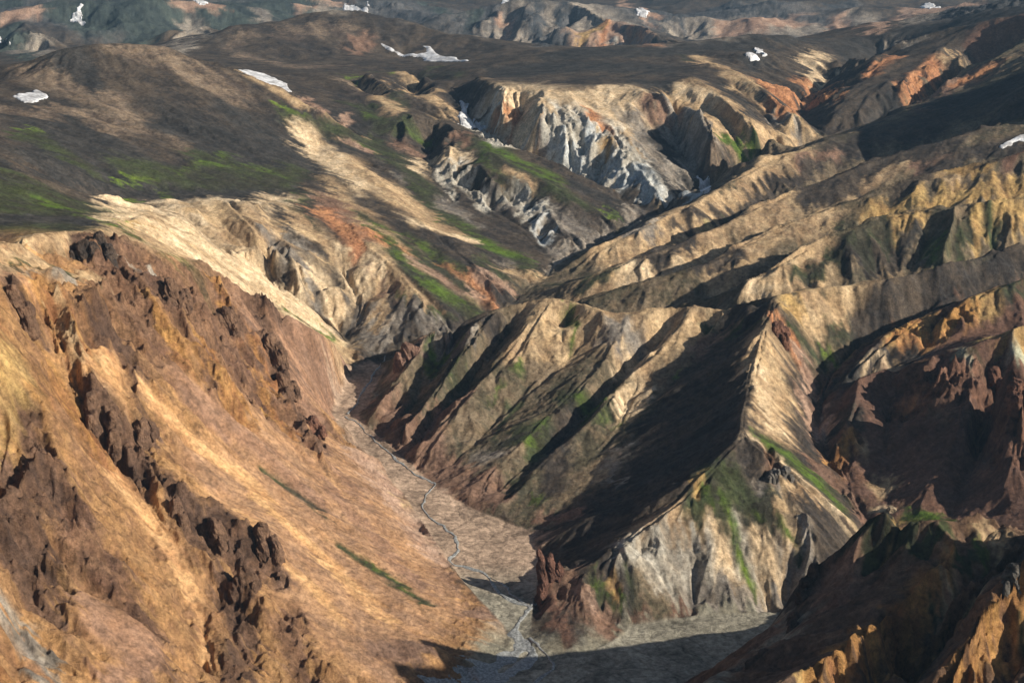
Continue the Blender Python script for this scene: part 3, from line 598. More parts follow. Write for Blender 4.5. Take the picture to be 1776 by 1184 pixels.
 ('grv',3.9,[(-172,1553),(-157,1470)]),
 ('grv',21.5,[(-12,941),(47,925),(115,969),(186,998)]),
 ('grv',12.9,[(164,1002),(185,798),(126,760)]),
 ('tan',3.9,[(-102,1239),(-92,1199)]),
 ('brn',6.0,[(-40,1003),(-17,1018)]),
 ('grv',8.6,[(93,969),(135,950)]),
 ('brn',4.3,[(6,1067),(20,1039)]),
 ('dkg',1.1,[(95,988),(141,1002),(179,1009)]),
 ('dkg',0.9,[(57,947),(111,930),(143,943)]),
 ('brg',21.5,[(-105,1455),(-43,1464),(7,1386),(-39,1332)]),
 ('tan',12.9,[(27,1526),(71,1500),(121,1481)]),
 ('tan',15.5,[(133,1480),(183,1476),(222,1485)]),
 ('tan',8.6,[(8,1468),(58,1470)]),
 ('dkb',6.0,[(-96,1514),(-57,1526),(-18,1530)]),
 ('brg',12.9,[(-138,1393),(-99,1351),(-49,1266)]),
 ('brn',12.9,[(-126,1402),(-79,1303),(-37,1223)]),
 ('pnk',5.2,[(-127,1500),(-108,1511)]),
 ('gry',3.4,[(-89,1514),(-56,1495),(-37,1491)]),
 ('gr',5.2,[(-89,1499),(-75,1475),(-84,1473)]),
 ('gr',3.4,[(-67,1437),(-55,1452)]),
 ('gr',3.4,[(1,1431),(10,1441)]),
 ('dkg',6.9,[(7,1319),(41,1317),(23,1277)]),
 ('gr',3.9,[(59,1520),(64,1476)]),
 ('dkg',8.6,[(54,1372),(88,1348),(65,1335)]),
 ('gr',4.3,[(72,1369),(87,1329)]),
 ('gr',3.4,[(18,1301),(36,1320)]),
 ('dkg',6.0,[(-15,1236),(7,1234)]),
 ('bg',1.7,[(17,1214),(28,1213)]),
 ('brn',6.9,[(-26,1247),(-10,1221)]),
 ('dkb',8.6,[(65,1335),(39,1230)]),
 ('ptan',6.0,[(124,1426),(131,1374),(111,1337)]),
 ('ptan',4.3,[(103,1269),(94,1253)]),
 ('tan',3.9,[(83,1248),(77,1229)]),
 ('tan',5.2,[(140,1405),(138,1458)]),
 ('gry',6.0,[(101,1467),(132,1461)]),
 ('gr',2.2,[(104,1319),(107,1325)]),
 ('bg',1.3,[(164,1379),(171,1385)]),
 ('dkb',11.2,[(145,1273),(185,1293),(216,1392)]),
 ('dk',9.5,[(112,1200),(153,1204),(200,1242)]),
 ('dk',6.9,[(48,1168),(96,1138)]),
 ('brn',5.2,[(27,1179),(58,1170)]),
 ('dkg',3.0,[(209,1480),(247,1411)]),
 ('brn',3.4,[(237,1459),(189,1415)]),
 ('gry',2.2,[(94,1253),(93,1202)]),
 ('dkb',6.0,[(245,1477),(266,1421)]),
 ('gry',5.2,[(-10,1297),(-33,1295)]),
 ('brn',4.3,[(-77,1392),(-110,1345),(-53,1387)]),
 ('dkg',3.9,[(-5,1371),(-16,1320)]),
 ('tan',5.2,[(167,1441),(196,1476)]),
 ('gr',1.3,[(-35,1385),(-11,1407)]),
 ('dkb',4.3,[(55,1100),(93,1090)]),
 ('tan',12.9,[(256,1357),(253,1297),(240,1225)]),
 ('ptan',5.2,[(243,1312),(240,1259),(246,1228)]),
 ('org',4.3,[(276,1421),(286,1404)]),
 ('pnk',6.0,[(294,1396),(298,1352)]),
 ('pnk',6.0,[(289,1306),(296,1279)]),
 ('och',5.2,[(292,1463),(319,1473),(347,1487)]),
 ('tan',8.6,[(317,1461),(373,1489),(410,1492)]),
 ('dkg',6.0,[(345,1440),(382,1468)]),
 ('dkg',3.9,[(298,1420),(323,1421)]),
 ('bg',1.7,[(329,1421),(336,1408)]),
 ('gr',1.7,[(434,1481),(449,1491)]),
 ('dkb',10.3,[(382,1468),(449,1491),(521,1525),(578,1552)]),
 ('dkg',6.9,[(232,1175),(262,1167),(279,1149)]),
 ('gr',5.2,[(227,1181),(254,1183),(275,1155),(291,1131)]),
 ('ptan',1.7,[(212,1181),(234,1158),(256,1138),(278,1119),(290,1115)]),
 ('gr',3.0,[(254,1183),(287,1184),(308,1160)]),
 ('brn',4.3,[(270,1208),(302,1181),(312,1156)]),
 ('gry',3.9,[(213,1122),(233,1123)]),
 ('tan',12.9,[(110,1064),(148,1067),(196,1066),(233,1060)]),
 ('wgr',10.3,[(94,1049),(124,1057),(137,1049)]),
 ('wgr',8.6,[(149,1078),(156,1052)]),
 ('wgr',8.6,[(172,1068),(211,1069)]),
 ('wht',2.2,[(110,1064),(128,1057)]),
 ('ptan',6.0,[(174,1082),(174,1046)]),
 ('ptan',6.0,[(203,1086),(209,1057)]),
 ('gry',6.9,[(244,1072),(198,833),(227,1048)]),
 ('tan',5.2,[(141,1089),(170,1094)]),
 ('dkg',8.6,[(170,1139),(194,1131),(197,1109)]),
 ('dkg',6.9,[(221,1109),(200,1099),(151,1097)]),
 ('gr',3.4,[(179,1104),(184,1083),(190,1059),(193,1047)]),
 ('bg',1.3,[(184,1083),(188,1063),(192,1048)]),
 ('bg',1.3,[(210,1101),(205,1096)]),
 ('gr',3.0,[(168,1114),(175,1091)]),
 ('och',2.2,[(167,1131),(160,1109)]),
 ('gry',4.3,[(146,1038),(191,1031),(221,1042)]),
 ('red',2.2,[(96,1004),(120,1011),(148,1020)]),
 ('brg',5.2,[(102,1019),(125,1021)]),
 ('dkg',3.9,[(61,1036),(70,1018),(87,1006)]),
 ('gr',3.0,[(66,1031),(79,1014)]),
 ('och',2.2,[(75,1036),(83,1018)]),
 ('bg',1.3,[(87,1011),(89,1004)]),
 ('brn',6.9,[(43,1037),(60,1004),(77,992)]),
 ('red',5.2,[(29,1041),(33,1010),(45,974)]),
 ('pnk',2.2,[(52,1034),(64,1005)]),
 ('dkg',3.4,[(93,1033),(97,1012)]),
 ('dkg',2.2,[(235,1076),(234,1049)]),
 ('tan',2.2,[(225,1104),(264,1125)]),
 ('gr',2.2,[(223,1093),(230,1073)]),
 ('wht',2.2,[(100,1062),(81,1055)]),
 ('rck',3.4,[(225,1164),(229,1129)]),
 ('och',6.0,[(395,1409),(431,1422),(458,1415)]),
 ('och',6.0,[(486,1433),(511,1437)]),
 ('oco',6.0,[(401,1400),(440,1411),(476,1417)]),
 ('dkb',3.9,[(358,1415),(420,1471),(482,1497)]),
 ('gr',2.2,[(379,1378),(390,1386)]),
 ('dkg',5.2,[(519,1443),(546,1460)]),
 ('dk',6.9,[(327,1353),(373,1375),(421,1383)]),
 ('ptan',3.0,[(360,1370),(394,1369)]),
 ('gwh',3.9,[(444,1314),(444,1293)]),
 ('gwh',3.9,[(478,1311),(497,1309)]),
 ('och',3.9,[(467,1348),(500,1322)]),
 ('dkg',2.2,[(455,1312),(468,1313)]),
 ('red',25.8,[(373,1282),(405,1245),(373,1199)]),
 ('brd',8.6,[(399,1308),(409,1262)]),
 ('brn',8.6,[(426,1285),(416,1290)]),
 ('redc',6.9,[(376,1297),(398,1298),(426,1288)]),
 ('redc',8.6,[(470,1301),(451,1269),(433,1222)]),
 ('redc',12.9,[(441,1177),(422,1128)]),
 ('red',15.5,[(351,1153),(385,1147),(415,1103)]),
 ('tan',3.9,[(313,1234),(330,1238)]),
 ('tan',3.0,[(332,1199),(336,1172)]),
 ('oco',6.9,[(320,1241),(307,1227)]),
 ('dkb',5.2,[(339,1280),(313,1285)]),
 ('org',2.2,[(381,1294),(392,1298)]),
 ('rck',4.3,[(464,1294),(475,1307)]),
 ('redc',6.0,[(411,1310),(428,1274)]),
 ('brd',25.8,[(202,799),(241,817),(274,810)]),
 ('brd',17.2,[(143,761),(175,750)]),
 ('dkb',8.6,[(182,819),(206,835)]),
 ('oco',12.9,[(193,715),(230,757),(253,771)]),
 ('och',6.0,[(158,701),(183,716)]),
 ('oco',6.9,[(165,705),(186,711),(210,726)]),
 ('oco',8.6,[(221,747),(231,752)]),
 ('tan',3.9,[(293,815),(306,810)]),
 ('dkg',6.0,[(225,825),(246,827),(270,808)]),
 ('gr',3.9,[(342,1134),(369,1110)]),
 ('gr',4.3,[(288,807),(288,796)]),
 ('dkg',4.3,[(268,786),(281,796)]),
 ('ptan',2.2,[(326,1151),(335,1146)]),
 ('och',1.7,[(335,1128),(241,829)]),
 ('brc',12.9,[(260,752),(264,722)]),
 ('oco',8.6,[(256,699),(281,718)]),
 ('tan',3.0,[(265,773),(259,763)]),
 ('dkg',5.2,[(283,710),(279,688)]),
 ('oco',7.7,[(249,688),(235,682)]),
 ('dkb',5.2,[(299,784),(310,782)]),
 ('dkg',3.0,[(257,763),(253,753)]),
 ('brn',8.6,[(216,813),(197,807)]),
]
SNOW = [
 ('white snow patch on the dark left hill, nearest to the left edge',[(-780,2206),(-777,2231),(-769,2256),(-764,2280),(-751,2276),(-735,2262),(-733,2232),(-740,2214),(-748,2195),(-763,2203)],1.6),
 ('long white snow patch in the dip behind the crest of the dark left hill',[(-539,2810),(-528,2916),(-515,2922),(-461,2789),(-423,2708),(-411,2513),(-432,2523),(-461,2541)],2),
 ('forked snow patch at the foot of the brown rounded hill',[(-351,3801),(-334,3775),(-298,3744),(-256,3700),(-214,3716),(-227,3756),(-241,3789),(-218,3763),(-204,3717),(-182,3665),(-142,3594),(-93,3286),(-161,3392),(-233,3662),(-281,3705),(-320,3736),(-345,3767)],3),
 ('grey white snow wedge in the canyon mouth left of the white cliff',[(-100,2782),(-90,2776),(-80,2728),(-68,2686),(-45,2620),(-50,2634),(-78,2604),(-98,2561),(-98,2650)],2.5),
 ('curved snow streak on the blue green slope at the top left',[(-1631,5487),(-1616,5468),(-1627,5441),(-1619,5396),(-1578,5338),(-1592,5311),(-1648,5387),(-1655,5432),(-1640,5461)],4),
 ('small snow patch at the left edge beside the pale mound',[(-1871,5196),(-1807,5071),(-1570,4452),(-1537,4392),(-1578,4440),(-1804,5001)],4),
 ('snow patch at the top of the photo above the brown rounded hill',[(-765,6435),(-687,6238),(-635,6219),(-672,6793),(-614,6196),(-443,4078),(-732,6259)],4),
 ('narrow snow strip in the gully right of the white cliff',[(307,2348),(316,2336),(328,2337),(310,2168),(303,2183),(312,2329)],1.5),
 ('larger of the two snow specks on the dark plateau',[(513,3170),(531,3203),(541,3166),(541,3151),(523,3147)],3),
 ('smaller of the two snow specks on the dark plateau',[(564,3306),(577,3303),(566,3179),(555,3175)],3),
 ('snow patch high on the far pinkish slope at the upper right',[(1707,6040),(1760,6130),(1762,6050),(1734,5851),(1603,5543)],4),
 ('blue white snow strip at the right edge on the dark slope',[(705,2036),(723,2047),(753,2072),(775,2079),(767,2054),(738,2041),(713,2028)],1.6),
 ('snow patch between the far peak and the pinkish cliffs',[(511,5818),(532,5746),(525,5475),(500,5429),(470,5441)],4),
 ('thin snow streak at the very top just left of the far grey peak',[(-45,7104),(-17,7105),(0,5384),(-17,5384),(-51,7048)],4),
 ('small snow spot on the blue green slope at the top, right of the curved streak',[(-1246,5682),(-1270,5920),(-1203,5667),(-1220,5617)],4),
]
CRAGS = [
 ('rock_pinnacle','tall thin rock spire at the valley end of the spur, by the stream','rock pinnacle',(26,1041),'red',[(0, 0, 6.5, 7, 32, -5, 1), (5, 3, 9, 8, 15, 0, 2), (-1, -6, 7, 7, 14, -1, 0), (12, 3, 7, 6, 9, 0, 0)]),
 ('rock_crag','pinkish crag at the tip of the central hill above the shaded stream','rock crag',(-116,1504),'pnk',[(0, 0, 10, 9, 22, 0, 0), (-9, -4, 7, 7, 17, -2, 0), (9, 3, 7, 8, 16, 2, 0), (-5, -10, 6, 6, 9, 0, -2)]),
 ('rock_crag','grey rock knob in the green hollow of the spur','rock crag',(227,1138),'gry',[(0, 0, 9, 7, 15, 0, 0), (-4, -4, 6, 5, 9, -1, -1), (9, 1, 6, 5, 9, 1, 0), (14, -1, 5, 4, 5, 0, 0)]),
 ('rock_outcrop','reddish rocks on the knife edge crest where the ridges meet','rock outcrop',(277,1412),'redc',[(0, 0, 8, 7, 9, 0, 0), (-5, -7, 5, 6, 9, 0, -1), (6, -12, 5, 5, 6, 0, 0), (8, 6, 6, 6, 6, 0, 0)]),
 ('rock_outcrop','dark rocks on the top left crest of the orange mountain','rock outcrop',(-373,1200),'dkr',[(0, 0, 8, 7, 11, 0, 0), (-9, -2, 6, 6, 7, 0, 0), (8, 1, 6, 6, 8, 0, 0)]),
 ('rock_outcrop','dark craggy rocks beside the pale scar near the orange mountain crest','rock outcrop',(-355,1212),'dkr',[(0, 0, 7, 8, 17, 0, 0), (-8, 2, 6, 6, 12, 0, 0), (3, -9, 6, 7, 12, 0, -1)]),
 ('rock_crag','brown rock tower with a dark cleft below the orange mountain crest','rock crag',(-304,1216),'rck',[(0, 0, 9, 9, 20, 0, 0), (9, 3, 8, 8, 14, 1, 0), (3, -9, 7, 7, 11, 0, 0)]),
 ('rock_crag','dark brown crag between orange patches in the middle of the orange slope','rock crag',(-276,1321),'rck',[(0, 0, 10, 9, 21, 0, 0), (-7, -7, 6, 6, 10, -1, -1), (8, -4, 6, 7, 12, 0, 0)]),
 ('rock_crag','brown crag standing above the dark notch near the shaded stream','rock crag',(-239,1333),'rck',[(0, 0, 10, 9, 18, 0, 0), (9, -2, 8, 8, 14, 0, 0), (-8, 3, 7, 7, 10, 0, 0)]),
 ('rock_crag','brown buttress right below the dark notch near the shaded stream','rock crag',(-224,1315),'rck',[(0, 0, 9, 9, 22, 0, 0), (3, -11, 7, 8, 15, 0, 0), (8, 5, 7, 7, 12, 1, 0)]),
 ('rock_outcrop','small reddish outcrop at the foot of the orange slope by the gravel bed','rock outcrop',(-188,1260),'redc',[(0, 0, 7, 6, 9, 0, 0), (8, -2, 5, 5, 6, 0, 0), (-8, 1, 5, 5, 5, 0, 0)]),
 ('rock_crag','left one of the rock towers on the lower rib of the orange mountain','rock crag',(-217,959),'rck',[(0, 0, 7, 7, 15, 0, 0), (-5, 5, 5, 5, 11, 0, 0), (4, -6, 5, 5, 8, 0, 0)]),
 ('rock_crag','right and tallest of the rock towers on the lower rib of the orange mountain','rock crag',(-187,971),'rck',[(0, 0, 8, 8, 17, 0, 0), (8, -2, 6, 7, 13, 1, 0), (2, -8, 6, 6, 10, 0, -1), (12, -8, 5, 6, 8, 0, 0)]),
 ('rock_crag','lowest rock tower on the lower rib of the orange mountain','rock crag',(-190,917),'rck',[(0, 0, 8, 8, 17, 0, 0), (-6, -4, 5, 6, 11, 0, 0), (6, -5, 5, 6, 10, 0, 0)]),
 ('rock_fin','brown rock fin at the head of the tan gully on the left','rock fin',(-315,1000),'rck',[(0, 0, 6, 7, 15, 0, 0), (3, -8, 5, 7, 9, 0, 0)]),
 ('rock_fin','middle rock fin above the tan gully, between two dark clefts','rock fin',(-300,999),'rck',[(0, 0, 6, 7, 16, 0, 0), (3, -9, 5, 7, 10, 0, 0), (-5, 3, 4, 5, 10, 0, 0)]),
 ('rock_fin','rightmost rock fin with a deep black cleft above the smooth talus','rock fin',(-283,1018),'rck',[(0, 0, 6, 8, 20, 0, 0), (2, -9, 5, 7, 12, 0, 0), (6, 4, 5, 6, 12, 0, 0)]),
 ('rock_crag','small crag above the rock towers where the talus begins','rock crag',(-246,952),'rck',[(0, 0, 6, 6, 13, 0, 0), (6, -5, 5, 5, 9, 0, 0)]),
 ('rock_crag','dark crag on the orange mountain nose at the left edge','rock crag',(-368,1028),'rck',[(0, 0, 8, 9, 18, 0, 0), (5, -9, 7, 8, 14, 0, 0), (-8, 0, 6, 7, 12, 0, 0)]),
 ('rock_outcrop','flat dark block on the near ridge edge in front of the gravel flat','rock outcrop',(147,765),'dkr',[(0, 0, 6, 4, 6, 0, 0), (4, -1, 5, 3.5, 5, 1, 0)]),
 ('boulder','pale block on the top of the near right ridge','boulder',(331,1142),'ptan',[(0, 0, 5.5, 4, 5, 0, 0), (3, 1, 4, 3, 3.5, 0, 0)]),
 ('rock_outcrop','dark rocks on the steep left rim of the near right ridge','rock outcrop',(191,834),'dkr',[(0, 0, 6, 5, 9, -1, 0), (-3, -8, 5, 5, 8, -2, 0), (6, 5, 5, 5, 7, 0, 0)]),
 ('rock_outcrop','dark rocks low on the rim beside the gravel flat','rock outcrop',(180,811),'dkr',[(0, 0, 5, 5, 8, -1, 0), (-2, -7, 4, 5, 6, -1, 0)]),
 ('rock_outcrop','grey rocks at the right edge above the golden face of the near ridge','rock outcrop',(281,723),'gry',[(0, 0, 5, 4, 5, 0, 0), (5, 1, 5, 4, 6, 0, 0), (-4, -3, 3, 3, 3, 0, 0)]),
 ('rock_crag','red brown buttress top at the right edge over the dark hollow','rock crag',(465,1297),'redc',[(0, 0, 7, 8, 13, 0, 0), (6, -8, 6, 7, 10, 0, 0)]),
 ('rock_crag','broad red buttress at the right edge beside the dark hollow','rock crag',(451,1197),'redc',[(0, 0, 9, 9, 15, 0, 0), (-3, -10, 7, 8, 12, 0, 0)]),
]
RIVER = [
 [(-177,1422,3),(-161,1398,2.5),(-148,1372,3.5),(-128,1339,2.5),(-113,1309,4),(-94,1278,3.5),(-75,1258,7),(-79,1231,4),(-82,1202,3),(-71,1179,3.5),(-58,1162,4),(-49,1133,4.5),(-47,1118,3.5),(-51,1101,3.5),(-40,1091,4),(-21,1077,6),(-18,1063,5),(-9,1047,5),(3,1035,5),(14,1027,5),(10,1009,6),(4,995,6),(3,981,7),(8,967,10),(-3,950,16),(-17,932,24),(-35,913,34),(-60,881,40)],
 [(13,976,2.5),(31,942,3),(18,917,3),(-3,884,4)],
 [(-150,1595,3),(-157,1549,4),(-162,1516,4),(-167,1469,4),(-177,1428,4)],
 [(21,1038,2.5),(17,1031,3),(14,1024,4)],
 [(-21,1077,2),(-8,1062,2.5),(1,1047,2.5),(9,1033,3)],
 [(8,967,5),(16,951,7),(-3,926,9),(-20,900,12)],
]
FILL = [
 ('brg',[(-150,1596),(-88,1619),(-27,1695),(1,1764),(29,1855),(62,1927),(102,1986),(149,2071),(195,2152),(237,2179),(295,2282),(342,2345),(396,2385),(457,2453),(523,2537),(571,2573),(687,2662),(872,2853),(1104,3073),(1932,2675),(966,1338),(669,1490),(570,1522),(515,1502),(478,1487),(415,1462),(370,1444),(339,1408),(316,1367),(283,1464),(242,1493),(220,1473),(182,1409),(154,1364),(128,1321),(120,1266),(97,1221),(64,1195),(37,1174),(24,1149),(8,1169),(9,1172),(-33,1203),(-70,1243),(-105,1314),(-142,1376),(-165,1411),(-155,1443),(-150,1498),(-143,1548)]),
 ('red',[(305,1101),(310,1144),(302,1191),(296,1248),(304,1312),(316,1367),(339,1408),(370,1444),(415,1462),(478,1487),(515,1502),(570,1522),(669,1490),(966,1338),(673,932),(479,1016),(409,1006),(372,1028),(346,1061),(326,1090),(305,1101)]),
 ('orc',[(273,-3836),(-45,906),(-48,894),(-18,929),(-1,966),(-9,995),(-28,1030),(-45,1066),(-74,1144),(-106,1231),(-146,1316),(-196,1427),(-191,1481),(-191,1545),(-190,1590),(-193,1618),(-212,1663),(-246,1689),(-290,1710),(-317,1720),(-350,1714),(-392,1718),(-428,1722),(-467,1697),(-485,1650),(-485,1650),(-533,1656),(-569,1666),(-617,1691),(-752,1690),(-1114,1477),(2597,-3836)]),
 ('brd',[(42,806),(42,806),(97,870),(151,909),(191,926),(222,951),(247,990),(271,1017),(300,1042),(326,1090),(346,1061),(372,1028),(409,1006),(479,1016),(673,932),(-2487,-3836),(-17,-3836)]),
 ('ptan',[(-386,1273),(-387,1370),(-389,1468),(-366,1493),(-338,1530),(-301,1562),(-245,1568),(-202,1589),(-193,1618),(-193,1618),(-212,1663),(-246,1689),(-290,1710),(-317,1720),(-350,1714),(-392,1718),(-428,1722),(-467,1697),(-504,1641)]),
 ('tan',[(-404,1170),(-390,1214),(-357,1249),(-339,1270),(-325,1292),(-303,1359),(-271,1390),(-243,1427),(-220,1445),(-201,1504),(-188,1549),(-202,1589),(-245,1568),(-301,1562),(-338,1530),(-366,1493),(-389,1468),(-387,1370),(-386,1273)]),
 ('dkg',[(-752,1690),(-617,1691),(-569,1666),(-533,1656),(-485,1650),(-467,1697),(-386,1273),(-404,1170),(-411,1106),(-442,1017),(-441,814),(-783,1038),(-1114,1477)]),
]
REGIONS = [
 ('ridge','steep dark near ridge with golden faces at the lower right',[(42,806),(42,806),(97,870),(151,909),(191,926),(222,951),(247,990),(271,1017),(300,1042),(326,1090),(346,1061),(372,1028),(409,1006),(479,1016),(673,932),(-2487,-3836),(-17,-3836)]),
 ('spur','knife edged spur with a streaked pale cliff above the gravel flat',[(24,1149),(37,1174),(64,1195),(97,1221),(120,1266),(128,1321),(154,1364),(182,1409),(220,1473),(242,1493),(283,1464),(321,1486),(319,1454),(321,1426),(320,1401),(316,1367),(304,1312),(296,1248),(302,1191),(310,1144),(305,1101),(282,1023),(250,1002),(153,1019),(86,985),(51,950),(16,959),(16,1021),(27,1110)]),
 ('hill','ribbed tan and green hill in the middle with its parallel ridges behind',[(-150,1596),(-88,1619),(-27,1695),(1,1764),(29,1855),(62,1927),(102,1986),(149,2071),(195,2152),(237,2179),(295,2282),(342,2345),(396,2385),(457,2453),(523,2537),(571,2573),(687,2662),(872,2853),(1104,3073),(1932,2675),(966,1338),(669,1490),(570,1522),(515,1502),(478,1487),(415,1462),(370,1444),(339,1408),(316,1367),(283,1464),(242,1493),(220,1473),(182,1409),(154,1364),(128,1321),(120,1266),(97,1221),(64,1195),(37,1174),(24,1149),(8,1169),(9,1172),(-33,1203),(-70,1243),(-105,1314),(-142,1376),(-165,1411),(-155,1443),(-150,1498),(-143,1548)]),
 ('hillside','dark red hollow and yellow cliffs at the right edge',[(305,1101),(310,1144),(302,1191),(296,1248),(304,1312),(316,1367),(339,1408),(370,1444),(415,1462),(478,1487),(515,1502),(570,1522),(669,1490),(966,1338),(673,932),(479,1016),(409,1006),(372,1028),(346,1061),(326,1090),(305,1101)]),
 ('mountain','orange and brown craggy mountain filling the lower left',[(273,-3836),(-45,906),(-48,894),(-18,929),(-1,966),(-9,995),(-28,1030),(-45,1066),(-74,1144),(-106,1231),(-146,1316),(-196,1427),(-191,1481),(-191,1545),(-190,1590),(-193,1618),(-212,1663),(-246,1689),(-290,1710),(-317,1720),(-350,1714),(-392,1718),(-428,1722),(-467,1697),(-485,1650),(-485,1650),(-533,1656),(-569,1666),(-617,1691),(-752,1690),(-1114,1477),(2597,-3836)]),
 ('upland','dark ash covered upland with tan and green flanks on the left',[(-150,1596),(-88,1619),(-27,1695),(1,1764),(29,1855),(62,1927),(55,1977),(28,2070),(2,2111),(-37,2176),(-90,2225),(-133,2303),(-142,2549),(-162,2545),(-211,2612),(-260,2687),(-308,2833),(-416,3425),(-2077,2754),(-1114,1477),(-752,1690),(-617,1691),(-569,1666),(-533,1656),(-485,1650),(-485,1650),(-467,1697),(-428,1722),(-392,1718),(-350,1714),(-317,1720),(-290,1710),(-246,1689),(-212,1663),(-193,1618)]),
]
# ---------------------------------------------------------------- terrain maths
S0, DS, NS = math.log(470.0), 0.0022, 1500
P0, DP, NP = -0.64, 0.0022, 582

def hsh(ix, iy, k):
    a = (ix.astype(np.int64) * 374761393 + iy.astype(np.int64) * 668265263 + k * 982451653) & 0xffffffff
    a = ((a ^ (a >> 13)) * 1274126177) & 0xffffffff
    return ((a ^ (a >> 16)) & 0xffff).astype(np.float32) / 65535.0

def vnoise(x, y, k=0):
    """gradient noise, about -0.7..0.7"""
    fx, fy = np.floor(x), np.floor(y)
    u, v = (x - fx).astype(np.float32), (y - fy).astype(np.float32)
    ix, iy = fx.astype(np.int64), fy.astype(np.int64)
    su, sv = u*u*u*(u*(u*6-15)+10), v*v*v*(v*(v*6-15)+10)
    def g(dx, dy):
        a = hsh(ix+dx, iy+dy, k) * 6.2831853
        return np.cos(a)*(u-dx) + np.sin(a)*(v-dy)
    a = g(0, 0); b = g(1, 0); c = g(0, 1); d = g(1, 1)
    t = a + (b-a)*su
    return (t + ((c + (d-c)*su) - t)*sv) * 1.5

def fbm(x, y, wl, n, k=0, gain=0.5):
    o = 0; a = 1.0
    for i in range(n):
        o = o + a*vnoise(x/wl + 17.3*i, y/wl - 9.1*i, k+i)
        wl *= 0.49; a *= gain
    return o

def ridged(x, y, wl, n, k=0, gain=0.5):
    o = 0; a = 1.0; w = 1.0
    for i in range(n):
        r = 1 - np.minimum(np.abs(vnoise(x/wl + 5.7*i, y/wl + 3.3*i, k+i))*2.0, 1.0)
        r = r*r*w
        o = o + a*r
        w = np.clip(r*1.6, 0, 1)
        wl *= 0.48; a *= gain
    return o

def seg_points(pts, step):
    out = []
    for a, b in zip(pts[:-1], pts[1:]):
        a = np.array(a, float); b = np.array(b, float)
        n = max(2, int(np.linalg.norm((b-a)[:2]) / (step*max(300, math.hypot(*(a+b)[:2]/2)))) + 1)
        t = np.linspace(0, 1, n)[:, None]
        out.append(a + (b-a)*t)
    return np.concatenate(out)

def in_poly(x, y, poly):
    r = np.zeros(x.shape, bool)
    n = len(poly)
    for i in range(n):
        x0, y0 = poly[i][:2]; x1, y1 = poly[(i+1) % n][:2]
        if y0 == y1: continue
        c = ((y0 > y) != (y1 > y)) & (x < (x1-x0)*(y-y0)/(y1-y0) + x0)
        r ^= c
    return r

def grid_xy(sub=1):
    s = S0 + DS*np.arange(0, NS, sub); p = P0 + DP*np.arange(0, NP, sub)
    R = np.exp(s)[:, None]
    return R*np.sin(p)[None, :], R*np.cos(p)[None, :], R

def solve_base(lines, flats):
    val = np.zeros((NS, NP)); cnt = np.zeros((NS, NP))
    for pts in lines:
        q = seg_points(pts, 0.0012)
        r = np.hypot(q[:, 0], q[:, 1])
        i = np.rint((np.log(r)-S0)/DS).astype(int); j = np.rint((np.arctan2(q[:, 0], q[:, 1])-P0)/DP).astype(int)
        ok = (i >= 0) & (i < NS) & (j >= 0) & (j < NP)
        np.add.at(val, (i[ok], j[ok]), q[ok, 2]); np.add.at(cnt, (i[ok], j[ok]), 1)
    X, Y, R = grid_xy()
    for poly in flats:
        m = in_poly(X, Y, poly)
        w = 0; z = 0
        for p in poly:
            ww = 1/((X[m]-p[0])**2 + (Y[m]-p[1])**2 + 100.0)**1.2
            w = w + ww; z = z + ww*p[2]
        val[m] = z/w; cnt[m] = 1
    fix = cnt > 0
    val[fix] /= cnt[fix]
    lv = [(val, fix, R*np.ones((1, NP)))]
    for _ in range(5):
        v, f, rr = lv[-1]
        n, m = (v.shape[0]//2)*2, (v.shape[1]//2)*2
        v, f, rr = v[:n, :m], f[:n, :m], rr[:n, :m]
        c = f[::2, ::2]*1.0 + f[1::2, ::2] + f[::2, 1::2] + f[1::2, 1::2]
        s = sum((v*f)[a::2, b::2] for a in (0, 1) for b in (0, 1))
        lv.append((np.where(c > 0, s/np.maximum(c, 1), 0), c > 0, rr[::2, ::2]))
    h = None
    for k in range(len(lv)-1, -1, -1):
        v, f, rr = lv[k]
        n, m = v.shape
        if h is None:
            h = np.full((n, m), v[f].mean())
        else:
            h = np.repeat(np.repeat(h, 2, 0), 2, 1)
            h = np.pad(h, ((0, max(0, n-h.shape[0])), (0, max(0, m-h.shape[1]))), mode='edge')[:n, :m]
            for _ in range(2):
                q = np.pad(h, 1, mode='edge')
                h = (q[:-2, 1:-1]+q[2:, 1:-1]+q[1:-1, :-2]+q[1:-1, 2:]+4*h)/8
        src = DOME * np.minimum(rr, 2600) * (DP*2**k)**2
        h[f] = v[f]
        ii, jj = np.indices((n, m)); chk = (ii+jj) % 2
        free = [(chk == c) & ~f for c in (0, 1)]
        its = 600 if k == len(lv)-1 else (160 if k > 1 else 90)
        for it in range(its):
            for c in (0, 1):
                q = np.pad(h, 1, mode='edge')
                t = (q[:-2, 1:-1]+q[2:, 1:-1]+q[1:-1, :-2]+q[1:-1, 2:]+src)*0.25
                h = np.where(free[c], h + 1.7*(t-h), h)
        # after SOR, one plain sweep
        q = np.pad(h, 1, mode='edge'); t = (q[:-2, 1:-1]+q[2:, 1:-1]+q[1:-1, :-2]+q[1:-1, 2:]+src)*0.25
        h = np.where(f, v, t)
    return h.astype(np.float32)

def blur(h, n):
    for _ in range(n):
        q = np.pad(h, ((1, 1), (0, 0)), mode='edge'); h = (q[:-2]+2*q[1:-1]+q[2:])/4
        q = np.pad(h, ((0, 0), (1, 1)), mode='edge'); h = (q[:, :-2]+2*q[:, 1:-1]+q[:, 2:])/4
    return h

